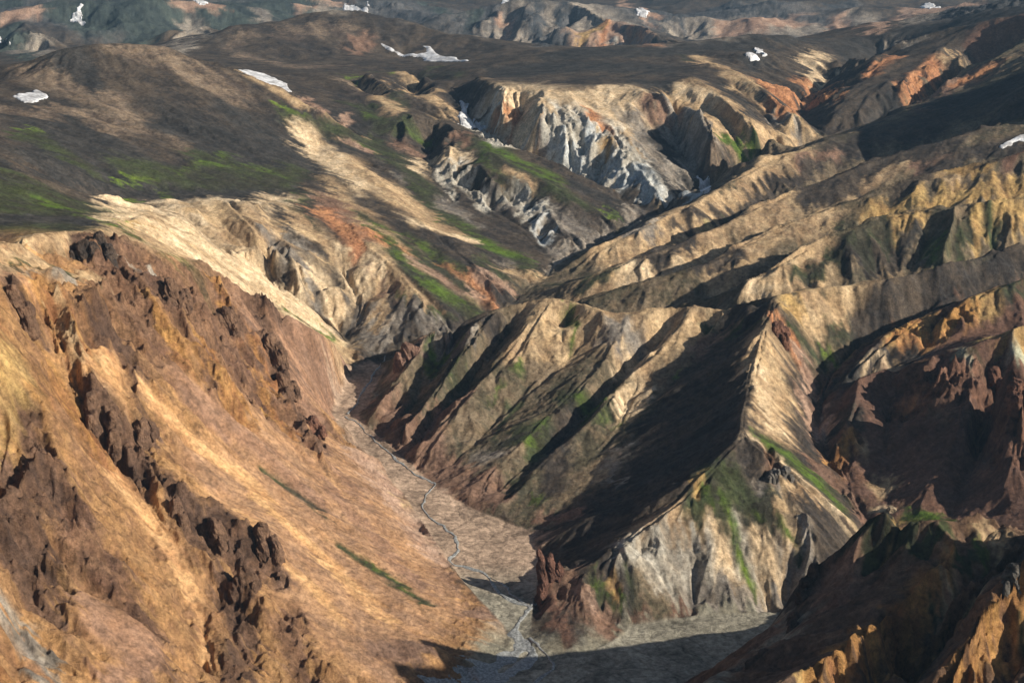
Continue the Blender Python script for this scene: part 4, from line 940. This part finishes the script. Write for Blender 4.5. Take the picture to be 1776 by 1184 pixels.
def lookup(f, s, p, sub=1):
    """bilinear sample of a polar field at (s, p) arrays"""
    a = np.clip((s-S0)/(DS*sub), 0, f.shape[0]-1.001); b = np.clip((p-P0)/(DP*sub), 0, f.shape[1]-1.001)
    i = a.astype(np.int32); j = b.astype(np.int32); u = (a-i).astype(np.float32); v = (b-j).astype(np.float32)
    if f.ndim == 3: u = u[..., None]; v = v[..., None]
    return (f[i, j]*(1-u)*(1-v) + f[i+1, j]*u*(1-v) + f[i, j+1]*(1-u)*v + f[i+1, j+1]*u*v)

def gradient_xy(h):
    """world-space gradient of a polar field"""
    R = np.exp(S0 + DS*np.arange(NS))[:, None]; ph = (P0 + DP*np.arange(NP))[None, :]
    hr = np.gradient(h, DS, axis=0)/R; hp = np.gradient(h, DP, axis=1)/R
    return (hr*np.sin(ph)+hp*np.cos(ph)).astype(np.float32), (hr*np.cos(ph)-hp*np.sin(ph)).astype(np.float32)

def gullies(x, y, gx, gy, wls, amps, k0=50):
    """stripes that run down the slope, octave by octave; returns (height, crease)"""
    out = np.zeros(x.shape, np.float32)
    gx = gx.copy(); gy = gy.copy()
    first = None
    for o, (wl, am) in enumerate(zip(wls, amps)):
        gl = np.sqrt(gx*gx+gy*gy)+1e-4
        sx, sy = -gy/gl, gx/gl
        steep = np.clip(gl*1.9-0.12, 0, 1)
        fx, fy = x/(wl*1.7), y/(wl*1.7)
        ix, iy = np.floor(fx).astype(np.int64), np.floor(fy).astype(np.int64)
        C = 0; S = 0; W = 0
        for dx in (-1, 0, 1):
            for dy in (-1, 0, 1):
                cx = ix+dx; cy = iy+dy
                px = (cx + hsh(cx, cy, k0+o)).astype(np.float32); py = (cy + hsh(cx, cy, k0+o+91)).astype(np.float32)
                vx = (fx-px).astype(np.float32); vy = (fy-py).astype(np.float32)
                w = np.exp(-(vx*vx+vy*vy)*2.2)
                ph = (vx*sx+vy*sy)*(6.2831853*1.7)
                C = C + w*np.cos(ph); S = S + w*np.sin(ph); W = W + w
        C = C/W; S = S/W
        m = np.sqrt(C*C+S*S)+1e-3
        C = C/m*np.minimum(m*1.6, 1); S = S/m*np.minimum(m*1.6, 1)
        a = am*steep
        out += a*(.45*C + .55*(1.27-2*np.sqrt(np.clip((1.02-C)*.5, 0, 1))))
        if first is None: first = C
        kf = 6.2831853/wl
        gx = gx - a*S*kf*sx*0.7
        gy = gy - a*S*kf*sy*0.7
    return out, first

def flow_streaks(h, kind=0):
    """noise smeared down the fall line of h, on a polar grid twice as fine"""
    ns, npp = NS*2, NP*2
    rng = np.random.RandomState(5)
    nz = rng.rand(ns, npp).astype(np.float32)-.5
    n1 = blur(nz, 1); n1 /= n1.std()
    n2 = blur(np.repeat(np.repeat(nz[:ns//3+1, :npp//3+1], 3, 0), 3, 1)[:ns, :npp], 2); n2 /= n2.std()
    n = n1*.75+n2*.65
    if kind:
        n1 = blur(np.repeat(np.repeat(nz[:ns//8+1, :npp//8+1], 8, 0), 8, 1)[:ns, :npp], 10); n3 = blur(np.repeat(np.repeat(nz[:ns//16+1, :npp//16+1], 16, 0), 16, 1)[:ns, :npp], 30)
        n = n1/n1.std()*.8+n3/n3.std()*.7
    hs = np.gradient(h, axis=0); hp = np.gradient(h, axis=1); g = np.sqrt(hs*hs+hp*hp)+1e-4
    hs /= g; hp /= g
    acc = np.zeros((ns, npp), np.float32); wt = 0
    I, J = np.meshgrid(np.arange(ns, dtype=np.float32), np.arange(npp, dtype=np.float32), indexing='ij')
    for sg in (-1, 1):
        a = I.copy(); b = J.copy()
        for k in range(15):
            ia = np.clip((a*.5).astype(np.int32), 0, NS-1); jb = np.clip((b*.5).astype(np.int32), 0, NP-1)
            a += hs[ia, jb]*sg*(2.2+kind*.8); b += hp[ia, jb]*sg*(2.2+kind*.8)
            w = 1-k/16.0
            acc += w*n[np.clip(a, 0, ns-1).astype(np.int32), np.clip(b, 0, npp-1).astype(np.int32)]; wt += w
    acc = blur(acc, 1)
    return (acc/acc.std()).astype(np.float32)
# ---------------------------------------------------------------- ground colours: (light tone, dark tone, rockiness, gully depth, streaks)
CLS = {
 'dk': ((.056,.052,.048), (.028,.028,.028), .15, .6, .5),
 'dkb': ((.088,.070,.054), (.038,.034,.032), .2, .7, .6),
 'dkt': ((.225,.170,.120), (.085,.066,.054), .25, .7, .7),
 'dkg': ((.056,.068,.032), (.042,.041,.030), .1, .5, .8),
 'gr':  ((.085,.135,.024), (.050,.052,.030), .05, .4, .9),
 'bg':  ((.170,.260,.025), (.070,.095,.028), .05, .3, .7),
 'tan': ((.510,.370,.215), (.290,.200,.120), .12, .55, .45),
 'ptan': ((.680,.530,.345), (.460,.340,.210), .15, .8, .4),
 'flt': ((.660,.520,.350), (.330,.250,.160), .25, 1.7, .9),
 'ptanr':((.620,.480,.300), (.460,.300,.160), .5, .9, .5),
 'och': ((.500,.340,.140), (.290,.185,.085), .3, .6, .5),
 'oco': ((.520,.290,.105), (.330,.160,.075), .7, 1.0, .5),
 'oct': ((.600,.370,.180), (.460,.260,.125), .1, .35, .8),
 'org': ((.520,.260,.125), (.340,.160,.085), .4, 1.0, .5),
 'orc': ((.490,.285,.130), (.290,.165,.090), .58, 1.0, .5),
 'ort': ((.430,.255,.140), (.280,.170,.105), .08, .3, .8),
 'brt': ((.320,.190,.120), (.215,.130,.088), .1, .3, .8),
 'brc': ((.340,.200,.120), (.190,.110,.076), .85, 1.0, .4),
 'brn': ((.260,.165,.115), (.170,.105,.075), .3, .8, .6),
 'brg': ((.210,.160,.105), (.085,.075,.050), .3, .5, .7),
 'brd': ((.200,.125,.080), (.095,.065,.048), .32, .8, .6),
 'rck': ((.250,.150,.098), (.130,.083,.062), 1.0, .8, .2),
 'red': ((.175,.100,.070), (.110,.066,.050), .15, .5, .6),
 'redc': ((.280,.155,.105), (.140,.082,.062), .9, .8, .3),
 'pnk': ((.420,.285,.205), (.280,.180,.130), .3, .8, .6),
 'wht': ((.640,.610,.530), (.360,.330,.275), .6, .9, .6),
 'wgr': ((.480,.445,.370), (.270,.240,.195), .35, .7, .8),
 'gwh': ((.480,.500,.380), (.330,.340,.230), .3, .6, .5),
 'blu': ((.380,.420,.440), (.560,.550,.500), .4, 1.3, .5),
 'gry': ((.310,.270,.220), (.150,.132,.115), .3, 1.0, .7),
 'grv': ((.270,.250,.190), (.210,.195,.150), .0, .0, .0),
 'grvp':((.390,.280,.200), (.290,.205,.150), .0, .0, .0),
 'fdk': ((.115,.112,.110), (.045,.052,.060), .5, .9, .6),
 'fbl': ((.068,.085,.074), (.034,.044,.045), .5, .7, .6),
}
DOME = 0.35/1000
H = solve_base(LINES, FLATS)
FLATM = np.zeros((NS, NP), np.float32)
_X, _Y, _R = grid_xy()
for poly in FLATS: FLATM[in_poly(_X, _Y, poly)] = 1
FLATM = blur(FLATM, 1)
H = blur(H, 2)
GX, GY = gradient_xy(blur(H, 6))
LIC = flow_streaks(blur(H, 4)); FLU = flow_streaks(blur(H, 5), 1)

# paint the coarse colour field, in plan coordinates (angle, log distance) round the viewpoint
SUB = 2
xs = S0 + DS*np.arange(0, NS, SUB); xp = P0 + DP*np.arange(0, NP, SUB)
CS, CP = np.meshgrid(xs, xp, indexing='ij')
KR = 0.42 + 0.10*np.clip((7.3-CS), 0, 1) - 0.16*np.clip(CS-7.6, 0, 1)
F = np.zeros(CS.shape + (9,), np.float32)
def vec(c): a = CLS[c]; return np.array(a[0]+a[1]+a[2:], np.float32)
F[:] = vec('dkb')  # default tone; its dark colour also adds shade to the spur's left side
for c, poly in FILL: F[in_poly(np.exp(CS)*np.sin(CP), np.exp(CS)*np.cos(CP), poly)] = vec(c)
for _ in range(2):
    q = np.pad(F, ((1, 1), (1, 1), (0, 0)), mode='edge'); F = (q[:-2, 1:-1]+q[2:, 1:-1]+q[1:-1, :-2]+q[1:-1, 2:])/4
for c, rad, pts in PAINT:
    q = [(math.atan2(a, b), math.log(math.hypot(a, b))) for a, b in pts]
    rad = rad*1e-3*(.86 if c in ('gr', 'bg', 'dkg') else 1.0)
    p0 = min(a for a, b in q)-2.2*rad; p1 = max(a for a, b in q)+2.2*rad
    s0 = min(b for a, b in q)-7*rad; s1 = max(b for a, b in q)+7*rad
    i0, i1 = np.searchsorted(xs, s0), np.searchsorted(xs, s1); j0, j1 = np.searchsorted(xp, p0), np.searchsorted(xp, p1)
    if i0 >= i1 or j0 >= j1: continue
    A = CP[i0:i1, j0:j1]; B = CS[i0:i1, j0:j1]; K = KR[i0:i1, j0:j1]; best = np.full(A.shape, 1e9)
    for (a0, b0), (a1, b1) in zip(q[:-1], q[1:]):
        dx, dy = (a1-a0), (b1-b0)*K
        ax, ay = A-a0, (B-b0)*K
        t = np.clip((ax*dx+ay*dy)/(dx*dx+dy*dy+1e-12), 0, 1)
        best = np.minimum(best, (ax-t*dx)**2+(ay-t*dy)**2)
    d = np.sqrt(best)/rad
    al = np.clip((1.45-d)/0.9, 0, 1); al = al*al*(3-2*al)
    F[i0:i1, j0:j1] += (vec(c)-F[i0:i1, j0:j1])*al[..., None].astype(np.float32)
print('fields', time.time()-T0)

QUAL = 1.0
def axis(segs):
    return np.concatenate([np.arange(a, b, d/QUAL) for a, b, d in segs])
s = axis([(math.log(482), math.log(640), .003), (math.log(640), math.log(1500), .00085), (math.log(1500), math.log(3200), .0011), (math.log(3200), math.log(5500), .0018), (math.log(5500), math.log(12300), .004)])
p = axis([(-.62, -.375, .003), (-.375, .375, .00085), (.375, .62, .003)])

def lookup2(f, s, p):
    return lookup(f, s, p, .5)

def surface(SS, PP):
    """height and colour of the ground at plan points (log distance, angle)"""
    R = np.exp(SS); X = R*np.sin(PP); Y = R*np.cos(PP)
    h = lookup(H, SS, PP); gx = lookup(GX, SS, PP); gy = lookup(GY, SS, PP)
    fl = np.clip(lookup(FLATM, SS, PP)*1.3, 0, 1)
    sc = np.clip(R/1300.0, 0.7, 6).astype(np.float32)
    gl = np.sqrt(gx*gx+gy*gy)+1e-4
    far = np.clip((R-2600)/2000, 0, 1).astype(np.float32)
    near = 1-np.clip((R-1700)/1500, 0, 1).astype(np.float32)
    flu = np.clip(lookup2(FLU, SS, PP), -2.4, 2.4)
    # first pass: character of the ground
    wx = fbm(X, Y, 90, 3, 3); wy = fbm(X, Y, 90, 3, 23)
    c0 = lookup(F, SS + wy*.008, PP + wx*.006, SUB)
    rock, gul = c0[..., 6], c0[..., 7]
    gul = gul*(0.5+0.5*np.clip(fbm(X, Y, 260, 2, 77)+.6, 0, 1.4))
    ez = np.clip(1-fl*1.5, 0, 1)
    # broad gullies, then fine ones
    g1, _ = gullies(X, Y, gx, gy, [75, 36, 17, 8.2], [5.2, 3.0, 1.6, .7], 50)
    g2, _ = gullies(X, Y, gx, gy, [230, 110, 50], [17, 9, 4.5], 150)
    lic = np.clip(lookup2(LIC, SS, PP), -2.2, 2.2)
    mid = np.clip((R-1500)/1500, 0, 1)
    bell = np.clip((R-1400)/300, 0, 1)*np.clip((2550-R)/300, 0, 1)
    far2 = np.clip((R-3900)/1500, 0, 1)
    g4, _ = gullies(X, Y, gx, gy, [420, 200], [55, 26], 350)
    z = h + ez*gul*(g1*(1-.3*far)*(1+.7*rock) + g2*(.35+mid*.5+bell*.22) + g4*far2 + (lic*.38*near+flu*1.3*gul*np.clip(sc,.8,2.5))*(1-.5*rock)*np.clip(gl*2-.1, 0, 1))
    # rock: broken ridges and blocks, drawn out down the slope
    sx, sy = -gy/gl, gx/gl
    k1 = ridged(X+wx*14, Y+wy*14, 62, 6, 7)
    k2 = ridged(X*1.0+wx*5, Y+wy*5, 19, 4, 31)
    rk = np.clip(rock*1.5-.35, 0, 1)*ez
    bump = (k1-.9)*9 + (k2-.8)*4.0 + (1-np.abs(flu)*1.1)*6.5
    st = fbm(X, Y, 7.0, 3, 61)
    led = np.abs(((z+bump*1.0+wx*9)/13.0) % 1.0 - .5)*2
    z = z + rk*np.clip(sc, .8, 2)*(bump*np.clip(gl*1.6, .25, 1.1) + (led-.5)*3.0 + st*1.1 + (ridged(X, Y, 8.5, 3, 71)-.8)*1.9*near)
    z = z + ez*(fbm(X, Y, 44, 5, 91, .5)*1.3 + far*fbm(X, Y, 300, 4, 95)*16 + far2*(ridged(X, Y, 900, 5, 191)-.8)*26 + near*(fbm(X, Y, 3.1, 2, 99)*.22 + fbm(X+wx*6, Y+wy*6, 13, 3, 103, .6)*.55))
    # the braided bed: shallow channels and bars
    bed = fbm(X+wx*26, Y+wy*26, 30, 4, 201, .42)
    z = z + fl*(np.abs(bed)*1.0-.25)
    # colour
    v1 = fbm(X, Y, 38, 5, 131, .6); v2 = fbm(X, Y, 7, 3, 141, .6)
    sc2 = np.clip(sc, .8, 3)
    along = (g1/5.0*.5 + lic*.42 + v2*.35)*(9+9*gul)*sc2*ez
    ox = -gx/gl*along + wx*9*sc2; oy = -gy/gl*along + wy*9*sc2
    X2 = X+ox; Y2 = Y+oy
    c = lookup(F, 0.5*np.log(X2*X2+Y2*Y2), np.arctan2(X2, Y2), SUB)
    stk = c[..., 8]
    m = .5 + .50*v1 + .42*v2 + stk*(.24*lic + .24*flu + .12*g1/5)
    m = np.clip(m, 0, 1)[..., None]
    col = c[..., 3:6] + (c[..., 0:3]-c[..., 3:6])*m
    tint = 1 + .10*fbm(X, Y, 15, 3, 151)[..., None]*np.array([.6, 1, 1.5])
    # strata in bare rock
    band = fbm(z*1.0+wx*6, X*.02, 6.5, 3, 161)
    col = col*tint*(1 + rk[..., None]*.28*band[..., None])
    # river bed tones
    k = np.clip((Y-1040)/60.0, 0, 1)[..., None]
    fcol = np.array([.300, .280, .222])*(1-k) + np.array([.400, .295, .215])*k
    fcol = fcol*(1+.35*v1[..., None]+.25*v2[..., None])
    f1 = np.clip(fl*1.6-.3, 0, 1)[..., None]
    col = col*(1-f1) + fcol*f1
    bc = np.clip(.5-np.abs(bed)*7, 0, .5)*fl*1.3
    col = col*(1-.75*bc[..., None])
    col = np.clip(col, .012, .85)
    return X, Y, z, col, rk, fl

def sheet(s, p):
    SS, PP = np.meshgrid(s, p, indexing='ij')
    out = []
    for a in range(0, len(s), 160):
        out.append(surface(SS[a:a+160], PP[a:a+160]))
    return [np.concatenate([o[k] for o in out]) for k in range(6)]

def sheet_object(name, X, Y, Z, attrs, mat, facemask=None):
    n, m = X.shape
    idx = np.arange(n*m).reshape(n, m)
    q = np.stack([idx[:-1, :-1], idx[:-1, 1:], idx[1:, 1:], idx[1:, :-1]], -1).reshape(-1, 4)
    if facemask is not None: q = q[facemask.ravel()]
    used, inv = np.unique(q, return_inverse=True)
    q = inv.reshape(-1, 4).astype(np.int32)
    co = np.stack([X, Y, Z], -1).reshape(-1, 3)[used].astype(np.float32)
    me = bpy.data.meshes.new(name); me.vertices.add(len(co)); me.vertices.foreach_set('co', co.ravel())
    me.loops.add(q.size); me.loops.foreach_set('vertex_index', q.ravel())
    me.polygons.add(len(q)); me.polygons.foreach_set('loop_start', np.arange(0, q.size, 4, dtype=np.int32))
    me.update(calc_edges=True); me.shade_smooth()
    for k, a in attrs.items():
        if a.ndim == 3:
            at = me.attributes.new(k, 'FLOAT_COLOR', 'POINT')
            at.data.foreach_set('color', np.concatenate([a, np.ones(a.shape[:2]+(1,))], -1).reshape(-1, 4)[used].astype(np.float32).ravel())
        else:
            at = me.attributes.new(k, 'FLOAT', 'POINT'); at.data.foreach_set('value', a.ravel()[used].astype(np.float32))
    me.materials.append(mat)
    o = bpy.data.objects.new(name, me); scene.collection.objects.link(o)
    return o

def ground_material():
    mt = bpy.data.materials.new('ground'); mt.use_nodes = True; t = mt.node_tree; N = t.nodes; Lk = t.links.new
    b = N['Principled BSDF']; b.inputs['Roughness'].default_value = .95; b.inputs['Specular IOR Level'].default_value = .12
    at = N.new('ShaderNodeAttribute'); at.attribute_name = 'tone'
    rk = N.new('ShaderNodeAttribute'); rk.attribute_name = 'rocky'
    geo = N.new('ShaderNodeNewGeometry')
    n1 = N.new('ShaderNodeTexNoise'); n1.inputs['Scale'].default_value = .22; n1.inputs['Detail'].default_value = 6; n1.inputs['Roughness'].default_value = .8
    Lk(geo.outputs['Position'], n1.inputs['Vector'])
    mr = N.new('ShaderNodeMapRange'); mr.inputs[1].default_value = .36; mr.inputs[2].default_value = .64; mr.inputs[3].default_value = .58; mr.inputs[4].default_value = 1.42
    Lk(n1.outputs['Fac'], mr.inputs[0])
    n2 = N.new('ShaderNodeTexNoise'); n2.inputs['Scale'].default_value = .045; n2.inputs['Detail'].default_value = 5; n2.inputs['Roughness'].default_value = .75
    Lk(geo.outputs['Position'], n2.inputs['Vector'])
    m2 = N.new('ShaderNodeMapRange'); m2.inputs[1].default_value = .36; m2.inputs[2].default_value = .64; m2.inputs[3].default_value = .80; m2.inputs[4].default_value = 1.20
    Lk(n2.outputs['Fac'], m2.inputs[0])
    mm = N.new('ShaderNodeMath'); mm.operation = 'MULTIPLY'; Lk(mr.outputs[0], mm.inputs[0]); Lk(m2.outputs[0], mm.inputs[1])
    mx = N.new('ShaderNodeVectorMath'); mx.operation = 'SCALE'; Lk(at.outputs['Color'], mx.inputs[0]); Lk(mm.outputs[0], mx.inputs['Scale'])
    Lk(mx.outputs[0], b.inputs['Base Color'])
    bp = N.new('ShaderNodeBump'); bp.inputs['Strength'].default_value = 1.0
    ma = N.new('ShaderNodeMath'); ma.operation = 'MULTIPLY_ADD'; ma.inputs[1].default_value = 5.0; ma.inputs[2].default_value = 1.5
    Lk(rk.outputs['Fac'], ma.inputs[0]); Lk(ma.outputs[0], bp.inputs['Distance'])
    Lk(n1.outputs['Fac'], bp.inputs['Height']); Lk(bp.outputs[0], b.inputs['Normal'])
    return mt
GROUND = ground_material()
X, Y, Z, COL, RK, FL = sheet(s, p)
print('surface', X.shape, time.time()-T0)
# ---------------------------------------------------------------- hills, split along the valley lines
fx, fy = X[:-1, :-1], Y[:-1, :-1]; left = np.ones(fx.shape, bool)
def land(name, label, m):
    o = sheet_object(name, X, Y, Z, {'tone': COL, 'rocky': RK}, GROUND, m & left)
    o['kind'] = 'structure'; o['label'] = label; left[m] = False
land('gravel_bed', 'flat grey and pinkish gravel bed of the braided stream', FL[:-1, :-1] > .45)
land('distant_mountains', 'hazy blue grey and pinkish mountains along the top', np.hypot(fx, fy) > 3900)
for name, label, poly in REGIONS: land(name, label, in_poly(fx, fy, poly))
land('plateau', 'dark topped plateau with white and orange eroded cliffs', np.ones(fx.shape, bool))
print('mesh', time.time()-T0)

def ground_at(x, y):
    x = np.asarray(x, float); y = np.asarray(y, float); sh = x.shape
    g = surface(np.log(np.hypot(x, y)).reshape(1, -1), np.arctan2(x, y).reshape(1, -1))
    return g[2].reshape(sh)

# ---------------------------------------------------------------- river
def river_material():
    mt = bpy.data.materials.new('river_water'); mt.use_nodes = True; t = mt.node_tree; N = t.nodes; Lk = t.links.new
    b = N['Principled BSDF']; b.inputs['Roughness'].default_value = .4; b.inputs['Specular IOR Level'].default_value = .6
    geo = N.new('ShaderNodeNewGeometry')
    n = N.new('ShaderNodeTexNoise'); n.inputs['Scale'].default_value = .5; n.inputs['Detail'].default_value = 6; n.inputs['Roughness'].default_value = .7
    Lk(geo.outputs['Position'], n.inputs['Vector'])
    r = N.new('ShaderNodeValToRGB'); e = r.color_ramp.elements
    e[0].position = .42; e[0].color = (.17, .175, .17, 1); e[1].position = .72; e[1].color = (.55, .60, .62, 1)
    m = e.new(.56); m.color = (.34, .35, .34, 1)
    Lk(n.outputs['Fac'], r.inputs[0]); Lk(r.outputs[0], b.inputs['Base Color'])
    bp = N.new('ShaderNodeBump'); bp.inputs['Strength'].default_value = .6; bp.inputs['Distance'].default_value = .5
    Lk(n.outputs['Fac'], bp.inputs['Height']); Lk(bp.outputs[0], b.inputs['Normal'])
    return mt
RV = river_material()
vs = []; fs = []
for ln in RIVER:
    P = np.array(ln, float); pts = []
    for i in range(len(P)-1):                       # Catmull-Rom through the centreline
        a, b, c, d = P[max(i-1, 0)], P[i], P[i+1], P[min(i+2, len(P)-1)]
        for t in np.linspace(0, 1, 14, endpoint=False):
            pts.append(.5*((2*b)+(c-a)*t+(2*a-5*b+4*c-d)*t*t+(3*b-3*c+d-a)*t**3))
    pts = np.array(pts); pts[:, 0] += fbm(pts[:, 0], pts[:, 1], 34, 3, 311)*3.2; pts[:, 1] += fbm(pts[:, 0], pts[:, 1], 30, 3, 315)*3.2
    tan = np.gradient(pts[:, :2], axis=0); tan /= np.linalg.norm(tan, axis=1)[:, None]+1e-6
    nrm = np.stack([-tan[:, 1], tan[:, 0]], 1)
    w = pts[:, 2]*np.where(pts[:, 1] > 1015, .62, .95)*(1+1.0*fbm(pts[:, 0], pts[:, 1], 18, 2, 301))*.5
    cols = np.linspace(-1, 1, 9)
    G = pts[:, None, :2] + nrm[:, None, :]*(w[:, None]*cols[None, :])[..., None]
    G = G + (fbm(G[..., 0], G[..., 1], 9, 2, 305)*1.2)[..., None]*nrm[:, None, :]*np.abs(cols)[None, :, None]
    z = ground_at(G[..., 0], G[..., 1])
    z = blur(z, 2) + (.55-np.abs(cols)**6*.8)[None, :]
    k = len(vs); n, m = z.shape
    vs += [(G[i, j, 0], G[i, j, 1], z[i, j]) for i in range(n) for j in range(m)]
    fs += [(k+i*m+j, k+i*m+j+1, k+(i+1)*m+j+1, k+(i+1)*m+j) for i in range(n-1) for j in range(m-1)]
me = bpy.data.meshes.new('river'); me.from_pydata(vs, [], fs); me.shade_smooth(); me.materials.append(RV)
o = bpy.data.objects.new('river', me); scene.collection.objects.link(o); o['kind'] = 'structure'

# ---------------------------------------------------------------- snow
def snow_material():
    mt = bpy.data.materials.new('snow'); mt.use_nodes = True; t = mt.node_tree; N = t.nodes; Lk = t.links.new
    b = N['Principled BSDF']; b.inputs['Roughness'].default_value = .7
    geo = N.new('ShaderNodeNewGeometry'); n = N.new('ShaderNodeTexNoise'); n.inputs['Scale'].default_value = .05; n.inputs['Detail'].default_value = 6; n.inputs['Roughness'].default_value = .7
    Lk(geo.outputs['Position'], n.inputs['Vector'])
    r = N.new('ShaderNodeValToRGB'); e = r.color_ramp.elements
    e[0].position = .40; e[0].color = (.34, .34, .35, 1); e[1].position = .6; e[1].color = (.78, .80, .83, 1)
    Lk(n.outputs['Fac'], r.inputs[0]); Lk(r.outputs[0], b.inputs['Base Color'])
    return mt
SM = snow_material()
for label, poly, thick in SNOW:
    poly = [(a, b) for a, b in poly]
    q = [(math.atan2(a, b), math.log(math.hypot(a, b))) for a, b in poly]
    pa, pb = min(a for a, b in q)-.002, max(a for a, b in q)+.002; sa, sb = min(b for a, b in q)-.01, max(b for a, b in q)+.01
    n, m = 110, 110
    SS, PP = np.meshgrid(np.linspace(sa, sb, n), np.linspace(pa, pb, m), indexing='ij')
    R = np.exp(SS); gx, gy = R*np.sin(PP), R*np.cos(PP)
    wob = R[0, 0]*.003
    wxx = fbm(gx, gy, R[0, 0]*.012, 4, 401, .6)*wob; wyy = fbm(gx, gy, R[0, 0]*.03, 4, 407, .6)*wob*1.6
    ins = in_poly(gx+wxx, gy+wyy, poly).astype(np.float32)
    soft = blur(ins, 5)
    z = ground_at(gx, gy)
    z = blur(z, 4)*.6+z*.4 + (np.clip(soft*2-.9, -.6, 1))*thick
    fm = blur(ins, 3)[:-1, :-1] > .30
    o = sheet_object('snow_patch', gx, gy, z, {}, SM, fm)
    o['label'] = label; o['category'] = 'snow patch'; o['group'] = 'old snow patches on the hills'

# ---------------------------------------------------------------- crags
RT = {'rck': ((.300, .185, .120), (.160, .100, .072)), 'redc': ((.290, .150, .100), (.150, .082, .062)), 'red': ((.240, .125, .090), (.130, .075, .060)), 'dkr': ((.150, .110, .085), (.065, .055, .050)), 'gry': ((.260, .240, .210), (.120, .110, .100)), 'pnk': ((.360, .225, .165), (.220, .130, .100)), 'ptan': ((.480, .390, .270), (.330, .250, .170))}
def crag(name, label, cat, at, kind, pieces, seed):
    """angular blocks: hulls of scattered points, broken up along joints"""
    gz = float(ground_at(np.array([at[0]]), np.array([at[1]]))[0])
    V = []; Fc = []
    rng = np.random.RandomState(seed*17+3)
    for k, (dx, dy, a, b, h, lx, ly) in enumerate(pieces):
        z0 = float(ground_at(np.array([at[0]+dx]), np.array([at[1]+dy]))[0])
        sharp = kind == 'red'
        base = z0-max(8, a*1.4); top = max(z0, gz-6)+h*(1 if sharp else .85)
        nb = 1 if sharp else 3
        for q in range(nb):
            bm = bmesh.new(); off = rng.uniform(-.45, .45, 2)*np.array([a, b])*(q > 0); hk = (1, .82, .62)[q]*(top-base)
            ca = rng.uniform(-.35, .35)
            for i in range(46):
                t = rng.rand()**.8; th = rng.uniform(0, 2*math.pi); sq = (abs(math.cos(2*th))*.16+.92)
                r = (1.15*(1-t)**.8+.03 if sharp else (1.12-.62*t**1.7))*sq*rng.uniform(.82, 1.0)*(1, .8, .72)[q]
                x, y = a*r*math.cos(th), b*r*math.sin(th)
                bm.verts.new((x*math.cos(ca)-y*math.sin(ca)+dx+off[0]+lx*t*t, x*math.sin(ca)+y*math.cos(ca)+dy+off[1]+ly*t*t, base-gz+hk*(t*1.0)))
            res = bmesh.ops.convex_hull(bm, input=bm.verts)
            bmesh.ops.delete(bm, geom=[g for g in set(res['geom_interior']+res['geom_unused']) if isinstance(g, bmesh.types.BMVert)], context='VERTS')
            bmesh.ops.subdivide_edges(bm, edges=bm.edges[:], cuts=5, use_grid_fill=True)
            bmesh.ops.triangulate(bm, faces=bm.faces[:])
            bmesh.ops.subdivide_edges(bm, edges=bm.edges[:], cuts=1, use_grid_fill=True)
            bm.normal_update()
            P = np.array([v.co[:] for v in bm.verts]); N = np.array([v.normal[:] for v in bm.verts])
            U, W = P[:, 0]*.8+P[:, 1]*.6+seed*9.7, P[:, 2]
            jt = ridged(U, W*.35+k*4, 7.0, 3, 511)-.7                      # vertical joints
            bd = fbm(U*.3, W, 3.4, 3, 521)                                  # bedding
            rg = fbm(P[:, 0]+P[:, 2]*.5+seed, P[:, 1]-P[:, 2]*.4, 5.5, 4, 531, .6)
            P = P + N*((-jt*.95 + bd*.45 + rg*1.15)*min(1.0, a*.13))[:, None]
            o0 = len(V); V += [tuple(map(float, v)) for v in P]
            bm.verts.index_update(); Fc += [tuple(o0+v.index for v in f.verts) for f in bm.faces]
            bm.free()
    me = bpy.data.meshes.new(name); me.from_pydata(V, [], Fc); me.shade_smooth()
    A = np.array(V); c1, c2 = (np.array(c) for c in RT[kind])
    mix = np.clip(.5+.7*fbm(A[:, 0]+seed*31, A[:, 1]*.5+A[:, 2], 9, 5, 551, .6), 0, 1)[:, None]
    col = c2+(c1-c2)*mix
    at_ = me.attributes.new('tone', 'FLOAT_COLOR', 'POINT'); at_.data.foreach_set('color', np.concatenate([col, np.ones((len(col), 1))], 1).astype(np.float32).ravel())
    rk = me.attributes.new('rocky', 'FLOAT', 'POINT'); rk.data.foreach_set('value', np.ones(len(col), np.float32))
    me.materials.append(GROUND)
    o = bpy.data.objects.new(name, me); scene.collection.objects.link(o); o.location = (at[0], at[1], gz)
    o['label'] = label; o['category'] = cat
for k, (name, label, cat, at, kind, pieces) in enumerate(CRAGS): crag(name, label, cat, at, kind, pieces, k+1)

# ---------------------------------------------------------------- air
def haze_box():
    zmin, zmax = float(Z.min())-1.5, max(float(Z.max()), 540)+5
    bm = bmesh.new(); bmesh.ops.create_cube(bm, size=1)
    lo, hi = (-8200, -400, zmin), (8200, 12900, zmax)
    for v in bm.verts: v.co = [lo[i] if v.co[i] < 0 else hi[i] for i in range(3)]
    me = bpy.data.meshes.new('haze'); bm.to_mesh(me)
    mt = bpy.data.materials.new('haze'); mt.use_nodes = True; t = mt.node_tree
    t.nodes.remove(t.nodes['Principled BSDF'])
    v = t.nodes.new('ShaderNodeVolumePrincipled'); v.inputs['Color'].default_value = (.40, .68, 1, 1); v.inputs['Density'].default_value = HAZE
    v.inputs['Anisotropy'].default_value = .1
    t.links.new(v.outputs[0], t.nodes['Material Output'].inputs['Volume'])
    me.materials.append(mt)
    o = bpy.data.objects.new('haze', me); scene.collection.objects.link(o); o['kind'] = 'stuff'
    o['label'] = 'thin blue haze that veils the distant mountains'
HAZE = 0.000022
haze_box()
print('done', time.time()-T0)
